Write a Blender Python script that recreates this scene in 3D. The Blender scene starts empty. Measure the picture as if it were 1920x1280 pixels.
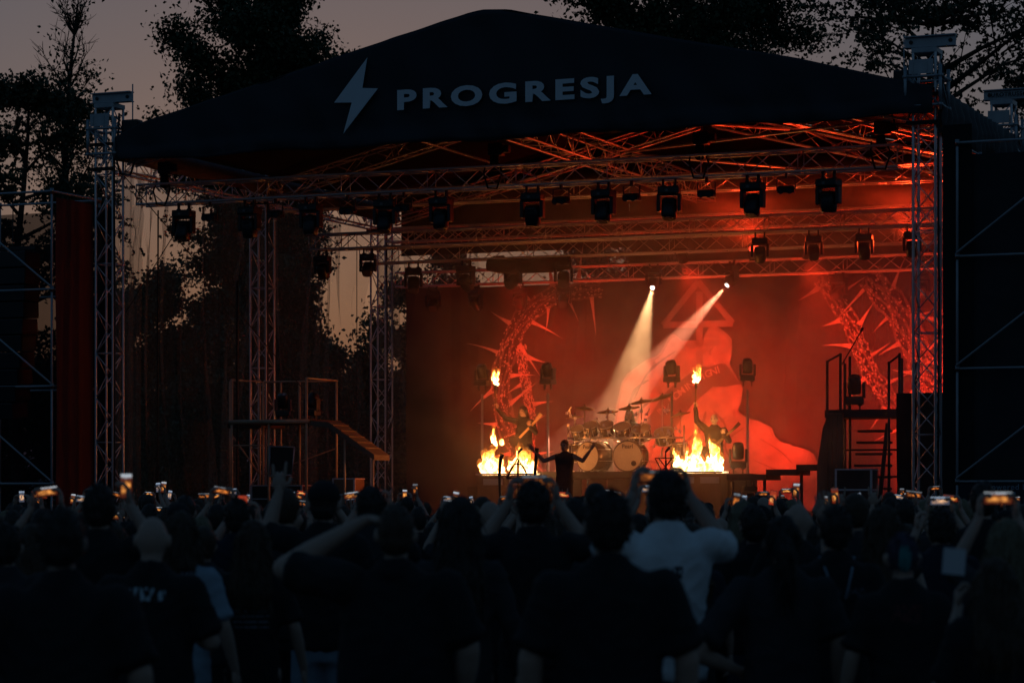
import bpy, bmesh, math, random
import numpy as np
from mathutils import Vector, Matrix, Euler, noise as mnoise
R = math.radians
random.seed(7)
scene = bpy.context.scene
col = scene.collection

# ------------------------------------------------------------------ camera, sky, sun, exposure
cam_d = bpy.data.cameras.new('camera')
cam = bpy.data.objects.new('camera', cam_d)
col.objects.link(cam)
cam.location = (0, 0, 1.8)
cam.rotation_euler = (R(90), 0, 0)
cam_d.sensor_width = 36
cam_d.lens = 90.56
cam_d.shift_y = 0.151
cam_d.clip_end = 2000
cam_d.dof.use_dof = True
cam_d.dof.focus_distance = 54
cam_d.dof.aperture_fstop = 3.4
scene.camera = cam

SUN_EL, SUN_AZ = -0.4, -3.0          # sun just set behind the stage, almost on the view axis (+Y)
world = bpy.data.worlds.new('World')
scene.world = world
world.use_nodes = True
wn = world.node_tree
sky = wn.nodes.new('ShaderNodeTexSky')
sky.sky_type = 'NISHITA'
sky.sun_disc = False
sky.sun_elevation = R(SUN_EL)
sky.sun_rotation = R(SUN_AZ)
sky.air_density = 0.8
sky.dust_density = 3.5
sky.ozone_density = 1.2
wn.links.new(sky.outputs[0], wn.nodes['Background'].inputs[0])
wn.nodes['Background'].inputs[1].default_value = 0.082
# even blue of the whole twilight dome (light scattered more than once, which the sky model leaves out)
dome = wn.nodes.new('ShaderNodeBackground'); dome.inputs[0].default_value = (.005, .023, .050, 1); dome.inputs[1].default_value = 1
both = wn.nodes.new('ShaderNodeAddShader')
wn.links.new(wn.nodes['Background'].outputs[0], both.inputs[0]); wn.links.new(dome.outputs[0], both.inputs[1])
wn.links.new(both.outputs[0], wn.nodes['World Output'].inputs[0])

sun_d = bpy.data.lights.new('sun', 'SUN')
sun_d.energy = 0.02
sun_d.angle = R(10)
sun_d.color = (1, .72, .45)
sun = bpy.data.objects.new('sun', sun_d)
col.objects.link(sun)
_sd = Vector((math.sin(R(SUN_AZ)) * math.cos(R(SUN_EL)), math.cos(R(SUN_AZ)) * math.cos(R(SUN_EL)), math.sin(R(SUN_EL))))
sun.rotation_euler = _sd.to_track_quat('Z', 'Y').to_euler()

scene.view_settings.view_transform = 'Standard'
scene.view_settings.look = 'None'
scene.view_settings.exposure = 0
scene.view_settings.gamma = 1
cy = scene.cycles
cy.use_denoising = True
cy.max_bounces = 6
cy.diffuse_bounces = 2
cy.glossy_bounces = 2
cy.volume_bounces = 1
cy.transmission_bounces = 4
cy.transparent_max_bounces = 24
cy.sample_clamp_indirect = 4
cy.volume_step_rate = 2
cy.volume_max_steps = 128

# ------------------------------------------------------------------ materials
def nodes_of(m):
    m.use_nodes = True
    nt = m.node_tree
    return nt, nt.nodes, nt.links

def mat(name, c, rough=.7, metal=0., var=.25, scale=6., bump=0., bscale=40., spec=.4, stretch=(1, 1, 1), sheen=0):
    m = bpy.data.materials.new(name)
    nt, N, L = nodes_of(m)
    b = N['Principled BSDF']
    b.inputs['Roughness'].default_value = rough
    b.inputs['Metallic'].default_value = metal
    b.inputs['Specular IOR Level'].default_value = spec
    if sheen: b.inputs['Sheen Weight'].default_value = sheen
    tc = N.new('ShaderNodeTexCoord')
    mp = N.new('ShaderNodeMapping'); mp.inputs['Scale'].default_value = stretch
    L.new(tc.outputs['Object'], mp.inputs[0])
    no = N.new('ShaderNodeTexNoise'); no.inputs['Scale'].default_value = scale; no.inputs['Detail'].default_value = 5
    L.new(mp.outputs[0], no.inputs['Vector'])
    mx = N.new('ShaderNodeMix'); mx.data_type = 'RGBA'
    mx.inputs[6].default_value = (*[x * (1 - var) for x in c], 1)
    mx.inputs[7].default_value = (*[min(1, x * (1 + var)) for x in c], 1)
    L.new(no.outputs[0], mx.inputs[0])
    L.new(mx.outputs[2], b.inputs['Base Color'])
    if bump:
        n2 = N.new('ShaderNodeTexNoise'); n2.inputs['Scale'].default_value = bscale; n2.inputs['Detail'].default_value = 4
        L.new(mp.outputs[0], n2.inputs['Vector'])
        bp = N.new('ShaderNodeBump'); bp.inputs['Strength'].default_value = bump; bp.inputs['Distance'].default_value = .02
        L.new(n2.outputs[0], bp.inputs['Height']); L.new(bp.outputs[0], b.inputs['Normal'])
    return m

M = {}
M['alu'] = mat('aluminium', (.60, .61, .64), .38, .6, .2, 9)
M['steel'] = mat('galvanised_steel', (.38, .4, .43), .45, .6, .25, 5)
M['scaff'] = mat('dull_scaffold_tube', (.36, .37, .4), .5, .3, .3, 5)
M['fire_tint'] = mat('fire_tinted_tube', (.5, .38, .26), .4, .2, .35, 6)  # platform steel tubes, with the orange light of the fires put into their colour
M['black_metal'] = mat('black_painted_metal', (.02, .02, .022), .42, .0, .3, 12)
M['black_plastic'] = mat('black_plastic', (.016, .016, .018), .35, 0, .3, 20)
M['chrome'] = mat('chrome', (.75, .75, .75), .32, 1, .05)
M['lens'] = mat('lens_glass', (.05, .05, .06), .08, 0, .1, spec=.8)
M['canopy'] = mat('black_canopy_fabric', (.02, .023, .032), .6, 0, .2, 1.2, .35, 3)
M['lining'] = mat('roof_lining', (.013, .012, .012), .95, 0, .2, 1.5, .3, 3, spec=.05)
M['drape'] = mat('black_drape', (.012, .011, .012), .9, 0, .3, 4, .3, 20)
M['wing_drape'] = mat('red_lit_drape', (.09, .018, .016), .9, 0, .45, 1.2, .3, 14, stretch=(3, 3, .35))  # red stage wash falling on this drape is put into the cloth colour
M['wing_cloth'] = mat('faded_black_cloth', (.03, .03, .034), .9, 0, .5, 1.5, .4, 9)
M['deck'] = mat('stage_deck_ply', (.03, .026, .024), .6, 0, .3, 4)
M['wood'] = mat('brown_plywood', (.16, .09, .05), .55, 0, .3, 3, stretch=(6, 6, .6))
M['ramp'] = mat('worn_ramp_board', (.15, .105, .075), .6, 0, .35, 5)
M['white_print'] = mat('white_print', (.78, .8, .84), .7, 0, .05, 3)
M['grey_print'] = mat('grey_print', (.4, .42, .46), .7, 0, .1, 3)
M['valance'] = mat('dark_grey_canvas', (.07, .07, .072), .75, 0, .4, 2, .4, 6)
M['ground'] = mat('trodden_ground', (.035, .034, .028), .95, 0, .5, .6, .5, 8)
M['bark'] = mat('bark', (.055, .045, .035), .9, 0, .4, 6, .6, 18, stretch=(1, 1, .3))
M['leaf'] = mat('green_leaf', (.045, .07, .028), .6, 0, .4, .8)
M['leaf2'] = mat('dull_green_leaf', (.05, .065, .03), .6, 0, .4, .8)
M['skin'] = mat('skin', (.46, .30, .23), .55, 0, .12, 12)
M['skin2'] = mat('tanned_skin', (.36, .22, .16), .55, 0, .12, 12)
M['paint_face'] = mat('white_face_paint', (.62, .56, .48), .6, 0, .25, 30)
M['tee_black'] = mat('black_cotton', (.016, .016, .018), .9, 0, .3, 5, .5, 9, stretch=(1, 1, .6))
M['tee_char'] = mat('charcoal_cotton', (.034, .034, .038), .9, 0, .3, 5, .5, 9, stretch=(1, 1, .6))
M['tee_navy'] = mat('navy_cotton', (.017, .021, .036), .9, 0, .3, 5, .5, 9, stretch=(1, 1, .6))
M['tee_white'] = mat('white_cotton', (.74, .74, .76), .9, 0, .06, 5, .9, 7, stretch=(1.2, 1.2, .7))
M['tee_blue'] = mat('light_blue_cotton', (.30, .37, .44), .9, 0, .1, 5, .6, 8)
M['denim'] = mat('blue_denim', (.035, .05, .08), .9, 0, .3, 8, .4, 20)
M['denim_pale'] = mat('pale_denim', (.26, .32, .38), .9, 0, .25, 6, .8, 9)
M['trouser'] = mat('black_trouser', (.022, .022, .024), .9, 0, .3, 6)
M['shoe'] = mat('dark_shoe', (.02, .018, .016), .6)
M['hair_dark'] = mat('dark_hair', (.028, .021, .017), .5, 0, .4, 30, .8, 60, stretch=(1, 1, .12))
M['hair_brown'] = mat('brown_hair', (.06, .035, .02), .5, 0, .4, 30, .8, 60, stretch=(1, 1, .12))
M['hair_blonde'] = mat('blonde_hair', (.19, .145, .085), .5, 0, .35, 30, .8, 60, stretch=(1, 1, .12))
M['hair_teal'] = mat('teal_hair', (.05, .30, .30), .5, 0, .35, 30, .8, 60, stretch=(1, 1, .12))
M['hair_purple'] = mat('shaved_dark_violet_hair', (.05, .045, .075), .6, 0, .3, 30, .6, 80)
M['paper'] = mat('white_paper', (.6, .6, .62), .8, 0, .05)
M['drumhead'] = mat('cream_drum_head', (.62, .55, .42), .5, 0, .12, 5)
M['drumshell'] = mat('lacquered_drum_shell', (.25, .2, .15), .2, .5, .3, 10)
M['cymbal'] = mat('bronze_cymbal', (.55, .38, .14), .28, .9, .2, 20)
M['guitar'] = mat('dark_lacquer', (.02, .015, .013), .2)
M['maple'] = mat('pale_maple_neck', (.55, .38, .2), .4)
M['backdrop'] = mat('backdrop_cloth', (.045, .038, .036), .85, 0, .75, .7, .2, 4, stretch=(1, 1, .5))
M['print_pale'] = mat('printed_pale_tone', (.33, .30, .29), .85, 0, .85, 3)
M['print_soft'] = mat('printed_soft_tone', (.24, .22, .21), .85, 0, .6, 4)
M['print_mid'] = mat('printed_mid_tone', (.46, .42, .40), .85, 0, .6, 5)
M['print_faint'] = mat('printed_faint_tone', (.15, .13, .125), .85, 0, .6, 7)
M['print_dark'] = mat('printed_dark_tone', (.10, .085, .08), .85, 0, .4, 2)
M['cable'] = mat('black_cable', (.012, .012, .012), .6)
M['red_case'] = mat('orange_brown_flight_case', (.22, .11, .06), .5, 0, .2)

def emis(name, c, s):
    m = bpy.data.materials.new(name)
    nt, N, L = nodes_of(m)
    N.remove(N['Principled BSDF'])
    e = N.new('ShaderNodeEmission'); e.inputs[0].default_value = (*c, 1); e.inputs[1].default_value = s
    L.new(e.outputs[0], N['Material Output'].inputs[0])
    m.cycles.emission_sampling = 'NONE'
    return m
M['lit_lens'] = emis('lit_lamp_lens', (1, .86, .72), 14)
M['standby'] = emis('standby_display', (.35, .6, 1), .25)

def flame_mat():
    m = bpy.data.materials.new('flame')
    nt, N, L = nodes_of(m)
    N.remove(N['Principled BSDF'])
    tc = N.new('ShaderNodeTexCoord')
    mp = N.new('ShaderNodeMapping'); mp.inputs['Scale'].default_value = (1, 1, .45)
    L.new(tc.outputs['Object'], mp.inputs[0])
    no = N.new('ShaderNodeTexNoise'); no.inputs['Scale'].default_value = 9; no.inputs['Detail'].default_value = 4
    no.inputs['Distortion'].default_value = 1.2
    L.new(mp.outputs[0], no.inputs['Vector'])
    sx = N.new('ShaderNodeSeparateXYZ'); L.new(tc.outputs['Generated'], sx.inputs[0])
    ad = N.new('ShaderNodeMath'); ad.operation = 'MULTIPLY_ADD'
    L.new(sx.outputs[2], ad.inputs[0]); ad.inputs[1].default_value = .38; L.new(no.outputs[0], ad.inputs[2])
    cr = N.new('ShaderNodeValToRGB')
    e = cr.color_ramp.elements
    e[0].position = .44; e[0].color = (1, .66, .30, 1)
    e[1].position = .88; e[1].color = (.55, .09, .006, 1)
    e2 = cr.color_ramp.elements.new(.70); e2.color = (1, .34, .04, 1)
    L.new(ad.outputs[0], cr.inputs[0])
    st = N.new('ShaderNodeMapRange'); st.inputs[1].default_value = .46; st.inputs[2].default_value = .88
    st.inputs[3].default_value = 14; st.inputs[4].default_value = 1.3
    L.new(ad.outputs[0], st.inputs[0])
    em = N.new('ShaderNodeEmission')
    L.new(cr.outputs[0], em.inputs[0]); L.new(st.outputs[0], em.inputs[1])
    al = N.new('ShaderNodeMapRange'); al.inputs[1].default_value = .62; al.inputs[2].default_value = .92; al.inputs[3].default_value = .95; al.inputs[4].default_value = .12
    L.new(ad.outputs[0], al.inputs[0])
    tr = N.new('ShaderNodeBsdfTransparent'); mxs = N.new('ShaderNodeMixShader')
    L.new(al.outputs[0], mxs.inputs[0]); L.new(tr.outputs[0], mxs.inputs[1]); L.new(em.outputs[0], mxs.inputs[2])
    L.new(mxs.outputs[0], N['Material Output'].inputs[0])
    m.cycles.emission_sampling = 'NONE'
    return m
M['flame'] = flame_mat()

def gauze(name, c, alpha):
    m = bpy.data.materials.new(name)
    nt, N, L = nodes_of(m)
    N.remove(N['Principled BSDF'])
    t = N.new('ShaderNodeBsdfTransparent')
    d = N.new('ShaderNodeBsdfDiffuse'); d.inputs[0].default_value = (*c, 1)
    tl = N.new('ShaderNodeBsdfTranslucent'); tl.inputs[0].default_value = (*c, 1)
    a = N.new('ShaderNodeMixShader'); a.inputs[0].default_value = .5
    L.new(d.outputs[0], a.inputs[1]); L.new(tl.outputs[0], a.inputs[2])
    tc = N.new('ShaderNodeTexCoord'); no = N.new('ShaderNodeTexNoise'); no.inputs['Scale'].default_value = 1.2
    L.new(tc.outputs['Object'], no.inputs['Vector'])
    mr = N.new('ShaderNodeMapRange'); mr.inputs[3].default_value = alpha - .06; mr.inputs[4].default_value = alpha + .06
    L.new(no.outputs[0], mr.inputs[0])
    x = N.new('ShaderNodeMixShader'); L.new(mr.outputs[0], x.inputs[0])
    L.new(t.outputs[0], x.inputs[1]); L.new(a.outputs[0], x.inputs[2])
    L.new(x.outputs[0], N['Material Output'].inputs[0])
    return m
M['gauze'] = gauze('beige_gauze', (.34, .30, .23), .20)
M['mesh'] = gauze('black_wing_mesh', (.02, .02, .022), .80)

def screen_mat(name, bg, spot, top, strength, seed):
    """small picture of the stage on a phone: dark roof, a glowing stage with bright fires, a strip of sky"""
    m = bpy.data.materials.new(name)
    nt, N, L = nodes_of(m)
    N.remove(N['Principled BSDF'])
    tc = N.new('ShaderNodeTexCoord'); sx = N.new('ShaderNodeSeparateXYZ'); L.new(tc.outputs['Generated'], sx.inputs[0])
    oi = N.new('ShaderNodeObjectInfo')
    ofs = N.new('ShaderNodeMath'); ofs.operation = 'MULTIPLY'; L.new(oi.outputs['Random'], ofs.inputs[0]); ofs.inputs[1].default_value = 40
    no = N.new('ShaderNodeTexNoise'); no.noise_dimensions = '4D'; no.inputs['Scale'].default_value = 4.5; no.inputs['Detail'].default_value = 2
    L.new(tc.outputs['Generated'], no.inputs['Vector']); L.new(ofs.outputs[0], no.inputs['W'])
    def ramp(sock, a, b, c, d):
        r = N.new('ShaderNodeMapRange'); L.new(sock, r.inputs[0])
        for k, x in enumerate((a, b, c, d)): r.inputs[k + 1].default_value = x
        return r.outputs[0]
    def mul(a, b):
        r = N.new('ShaderNodeMath'); r.operation = 'MULTIPLY'; L.new(a, r.inputs[0]); L.new(b, r.inputs[1]); return r.outputs[0]
    stage_z = mul(ramp(sx.outputs[2], .12, .28, 0, 1), ramp(sx.outputs[2], .55, .72, 1, 0))
    stage_x = mul(ramp(sx.outputs[0], .05, .2, 0, 1), ramp(sx.outputs[0], .8, .95, 1, 0))
    glow = mul(mul(stage_z, stage_x), ramp(no.outputs[0], .38, .64, .06, 1))
    a = N.new('ShaderNodeMix'); a.data_type = 'RGBA'; a.inputs[6].default_value = (*bg, 1); a.inputs[7].default_value = (*spot, 1)
    L.new(glow, a.inputs[0])
    b = N.new('ShaderNodeMix'); b.data_type = 'RGBA'; b.inputs[7].default_value = (*top, 1)
    L.new(mul(ramp(sx.outputs[2], .78, .9, 0, 1), ramp(no.outputs[0], .35, .5, .3, 1)), b.inputs[0]); L.new(a.outputs[2], b.inputs[6])
    e = N.new('ShaderNodeEmission'); L.new(b.outputs[2], e.inputs[0]); e.inputs[1].default_value = strength
    L.new(e.outputs[0], N['Material Output'].inputs[0])
    m.cycles.emission_sampling = 'NONE'
    return m
SCREENS = [screen_mat('phone_picture_orange', (.10, .012, .004), (1, .42, .09), (.05, .02, .02), 1.5, 1),
           screen_mat('phone_picture_red', (.30, .03, .012), (1, .50, .14), (.22, .03, .015), 1.2, 2),
           screen_mat('phone_picture_sky', (.06, .012, .006), (1, .38, .08), (.32, .36, .40), 1.3, 3),
           screen_mat('phone_picture_dim', (.02, .006, .004), (.8, .22, .04), (.12, .14, .16), 1.1, 4),
           screen_mat('phone_picture_cool', (.05, .06, .09), (1, .55, .28), (.26, .33, .43), 1.0, 5)]

# ------------------------------------------------------------------ mesh builder
class MB:
    def __init__(s): s.v = []; s.f = []
    def add(s, vs, fs):
        o = len(s.v); s.v += [tuple(x) for x in vs]; s.f += [tuple(i + o for i in f) for f in fs]; return s
    def box(s, a, b):
        x0, y0, z0 = [min(i, j) for i, j in zip(a, b)]; x1, y1, z1 = [max(i, j) for i, j in zip(a, b)]
        return s.add([(x0, y0, z0), (x1, y0, z0), (x1, y1, z0), (x0, y1, z0), (x0, y0, z1), (x1, y0, z1), (x1, y1, z1), (x0, y1, z1)],
                     [(0, 3, 2, 1), (4, 5, 6, 7), (0, 1, 5, 4), (1, 2, 6, 5), (2, 3, 7, 6), (3, 0, 4, 7)])
    def cbox(s, a, b, c=.02):
        """box with chamfered vertical and horizontal edges"""
        bm = bmesh.new(); m = MB().box(a, b)
        vs = [bm.verts.new(x) for x in m.v]
        for f in m.f: bm.faces.new([vs[i] for i in f])
        bmesh.ops.bevel(bm, geom=list(bm.edges), offset=c, segments=2, affect='EDGES', profile=.6)
        bm.verts.index_update()
        s.add([v.co[:] for v in bm.verts], [[v.index for v in f.verts] for f in bm.faces]); bm.free(); return s
    def cyl(s, p0, p1, r0, r1=None, n=10, cap=True):
        p0, p1 = Vector(p0), Vector(p1); r1 = r0 if r1 is None else r1
        d = (p1 - p0).normalized(); a = d.orthogonal().normalized(); b = d.cross(a)
        vs = []
        for p, r in ((p0, r0), (p1, r1)):
            for i in range(n):
                t = 2 * math.pi * i / n; vs.append(p + r * (math.cos(t) * a + math.sin(t) * b))
        fs = [(i, (i + 1) % n, n + (i + 1) % n, n + i) for i in range(n)]
        if cap: fs += [tuple(range(n - 1, -1, -1)), tuple(range(n, 2 * n))]
        return s.add(vs, fs)
    def tube(s, pts, rads, n=8):
        pts = [Vector(p) for p in pts]
        if not hasattr(rads, '__len__'): rads = [rads] * len(pts)
        rads = [float(x) for x in rads]
        vs = []; a = None
        for k, p in enumerate(pts):
            d = (pts[min(k + 1, len(pts) - 1)] - pts[max(k - 1, 0)]).normalized()
            if a is None: a = d.orthogonal().normalized()
            a = (a - d * a.dot(d)).normalized(); b = d.cross(a)
            for i in range(n):
                t = 2 * math.pi * i / n; vs.append(p + rads[k] * (math.cos(t) * a + math.sin(t) * b))
        fs = []
        for k in range(len(pts) - 1):
            for i in range(n):
                fs.append((k * n + i, k * n + (i + 1) % n, (k + 1) * n + (i + 1) % n, (k + 1) * n + i))
        fs += [tuple(range(n - 1, -1, -1)), tuple(range((len(pts) - 1) * n, len(pts) * n))]
        return s.add(vs, fs)
    def caps(s, p0, r0, p1, r1, n=10):
        p0, p1 = Vector(p0), Vector(p1); d = (p1 - p0).normalized()
        pts, rr = [], []
        for t in (1, .8, .4): pts.append(p0 - d * r0 * t); rr.append(r0 * math.sqrt(max(0.0004, 1 - t * t)))
        pts += [p0, p1]; rr += [r0, r1]
        for t in (.4, .8, 1): pts.append(p1 + d * r1 * t); rr.append(r1 * math.sqrt(max(0.0004, 1 - t * t)))
        return s.tube(pts, rr, n)
    def ell(s, c, r, n=14, m=9, rot=None):
        c = Vector(c); rot = rot or Matrix.Identity(3)
        vs = []
        for j in range(m + 1):
            ph = math.pi * j / m; sp = max(math.sin(ph), .02)
            for i in range(n):
                t = 2 * math.pi * i / n
                vs.append(c + rot @ Vector((r[0] * sp * math.cos(t), r[1] * sp * math.sin(t), r[2] * math.cos(ph))))
        fs = []
        for j in range(m):
            for i in range(n):
                fs.append((j * n + i, (j + 1) * n + i, (j + 1) * n + (i + 1) % n, j * n + (i + 1) % n))
        fs += [tuple(range(n)), tuple(range((m + 1) * n - 1, m * n - 1, -1))]
        return s.add(vs, fs)
    def loft(s, secs, n=18, p=2.4):
        """secs: (cx, cy, cz, rx, ry) superelliptic rings, closed"""
        vs = []
        for cx, cyy, cz, rx, ry in secs:
            for i in range(n):
                t = 2 * math.pi * i / n; c, q = math.cos(t), math.sin(t)
                vs.append((cx + rx * math.copysign(abs(c) ** (2 / p), c), cyy + ry * math.copysign(abs(q) ** (2 / p), q), cz))
        fs = []
        for k in range(len(secs) - 1):
            for i in range(n):
                fs.append((k * n + i, k * n + (i + 1) % n, (k + 1) * n + (i + 1) % n, (k + 1) * n + i))
        fs += [tuple(range(n - 1, -1, -1)), tuple(range((len(secs) - 1) * n, len(secs) * n))]
        return s.add(vs, fs)
    def prism(s, pts2, y0, y1):
        """polygon in (x, z), extruded along y"""
        n = len(pts2)
        vs = [(x, y0, z) for x, z in pts2] + [(x, y1, z) for x, z in pts2]
        fs = [tuple(range(n)), tuple(range(2 * n - 1, n - 1, -1))] + [(i + n, (i + 1) % n + n, (i + 1) % n, i) for i in range(n)]
        return s.add(vs, fs)
    def shift(s, d):
        s.v = [(x - d[0], y - d[1], z - d[2]) for x, y, z in s.v]; return s
    def mesh(s, name, smooth=False):
        me = bpy.data.meshes.new(name); me.from_pydata(s.v, [], s.f)
        bm = bmesh.new(); bm.from_mesh(me); bmesh.ops.recalc_face_normals(bm, faces=bm.faces); bm.to_mesh(me); bm.free()
        if smooth: me.shade_smooth()
        return me

TH = R(22.6)
SM = Matrix.Translation((-8.61, 55.1, 0)) @ Matrix.Rotation(-TH, 4, 'Z')    # stage axes: u along the front, v into the depth
BASE = {}

def tag(o, label=None, cat=None, group=None, kind=None):
    if label: o['label'] = label
    if cat: o['category'] = cat
    if group: o['group'] = group
    if kind: o['kind'] = kind
    return o

def thing(name, label, cat, base=(0, 0, 0), rz=0, group=None, stage=True):
    o = bpy.data.objects.new(name, None); col.objects.link(o)
    o.empty_display_size = .2
    o.matrix_world = (SM if stage else Matrix.Identity(4)) @ Matrix.Translation(base) @ Matrix.Rotation(rz, 4, 'Z')
    BASE[o.name] = Vector(base)
    return tag(o, label, cat, group)

def part(name, mb, material, parent, smooth=False, absolute=False, root=None):
    if isinstance(mb, MB):
        if absolute: mb.shift(BASE[(root or parent).name])
        me = mb.mesh(name, smooth)
    else: me = mb
    me.materials.clear(); me.materials.append(material)
    o = bpy.data.objects.new(name, me); col.objects.link(o); o.parent = parent
    return o

def solo(name, mb, material, label, cat, base=None, group=None, stage=True, smooth=False, kind=None):
    """a thing (or piece of the setting) that is one mesh; base = its foot"""
    base = Vector(base) if base is not None else Vector(mb.v[0])
    mb.shift(base); me = mb.mesh(name, smooth); me.materials.append(material)
    o = bpy.data.objects.new(name, me); col.objects.link(o)
    o.matrix_world = (SM if stage else Matrix.Identity(4)) @ Matrix.Translation(base)
    return tag(o, label, cat, group, kind)

KIDS = {}
def kids(o): return [c for c in o.children]
def copy_tree(o, parent=None):
    c = o.copy(); col.objects.link(c)
    if parent is not None: c.parent = parent
    for ch in kids(o): copy_tree(ch, c)
    return c

def fuse(mb, vox, smooth=5, factor=.5):
    """melt overlapping solids into one continuous skin"""
    me = bpy.data.meshes.new('tmp'); me.from_pydata(mb.v, [], mb.f)
    o = bpy.data.objects.new('tmp', me); col.objects.link(o)
    md = o.modifiers.new('r', 'REMESH'); md.mode = 'VOXEL'; md.voxel_size = vox
    sm = o.modifiers.new('s', 'SMOOTH'); sm.factor = factor; sm.iterations = smooth
    dg = bpy.context.evaluated_depsgraph_get()
    out = bpy.data.meshes.new_from_object(o.evaluated_get(dg))
    bpy.data.objects.remove(o); bpy.data.meshes.remove(me)
    out.shade_smooth()
    return out

def merge(a, b):
    bm = bmesh.new(); bm.from_mesh(a); bm.from_mesh(b); bm.to_mesh(a); bm.free(); bpy.data.meshes.remove(b)
    a.shade_smooth(); return a

def text_mesh(txt, size, bold=0., depth=.004, space=1., align='CENTER'):
    cu = bpy.data.curves.new('t', 'FONT'); cu.body = txt; cu.size = size; cu.offset = bold; cu.extrude = depth
    cu.space_character = space; cu.align_x = align; cu.resolution_u = 4
    o = bpy.data.objects.new('t', cu); col.objects.link(o)
    dg = bpy.context.evaluated_depsgraph_get()
    me = bpy.data.meshes.new_from_object(o.evaluated_get(dg))
    bpy.data.objects.remove(o); bpy.data.curves.remove(cu)
    return me

def mesh_size(me):
    n = len(me.vertices); a = np.empty(n * 3); me.vertices.foreach_get('co', a); a = a.reshape(-1, 3)
    return a.min(0), a.max(0)

# ------------------------------------------------------------------ ground
g = MB(); g.add([(-700, -200, 0), (700, -200, 0), (700, 1200, 0), (-700, 1200, 0)], [(0, 1, 2, 3)])
solo('ground', g, M['ground'], 'dark trodden ground under the crowd and the stage', None, (0, 0, 0), stage=False, kind='structure')

# ------------------------------------------------------------------ trees
rng = np.random.default_rng(11)
def leaf_mesh(pos, size, rng, droop=0.):
    n = len(pos)
    q = rng.normal(size=(n, 3)); q[:, 2] += droop; q /= np.linalg.norm(q, axis=1)[:, None]
    w = np.cross(q, rng.normal(size=(n, 3))); w /= np.linalg.norm(w, axis=1)[:, None]
    L = (size * rng.uniform(.7, 1.35, n))[:, None]
    a, b, c, d = pos - q * L * .5, pos + w * L * .36 - q * L * .08, pos + q * L * .6, pos - w * L * .36 - q * L * .08
    v = np.stack([a, b, c, d], 1).reshape(-1, 3)
    me = bpy.data.meshes.new('crown')
    me.vertices.add(n * 4); me.vertices.foreach_set('co', v.astype(np.float32).ravel())
    me.loops.add(n * 4); me.loops.foreach_set('vertex_index', np.arange(n * 4, dtype=np.int32))
    me.polygons.add(n); me.polygons.foreach_set('loop_start', np.arange(0, n * 4, 4, dtype=np.int32))
    me.update(); me.validate()
    return me

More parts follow.
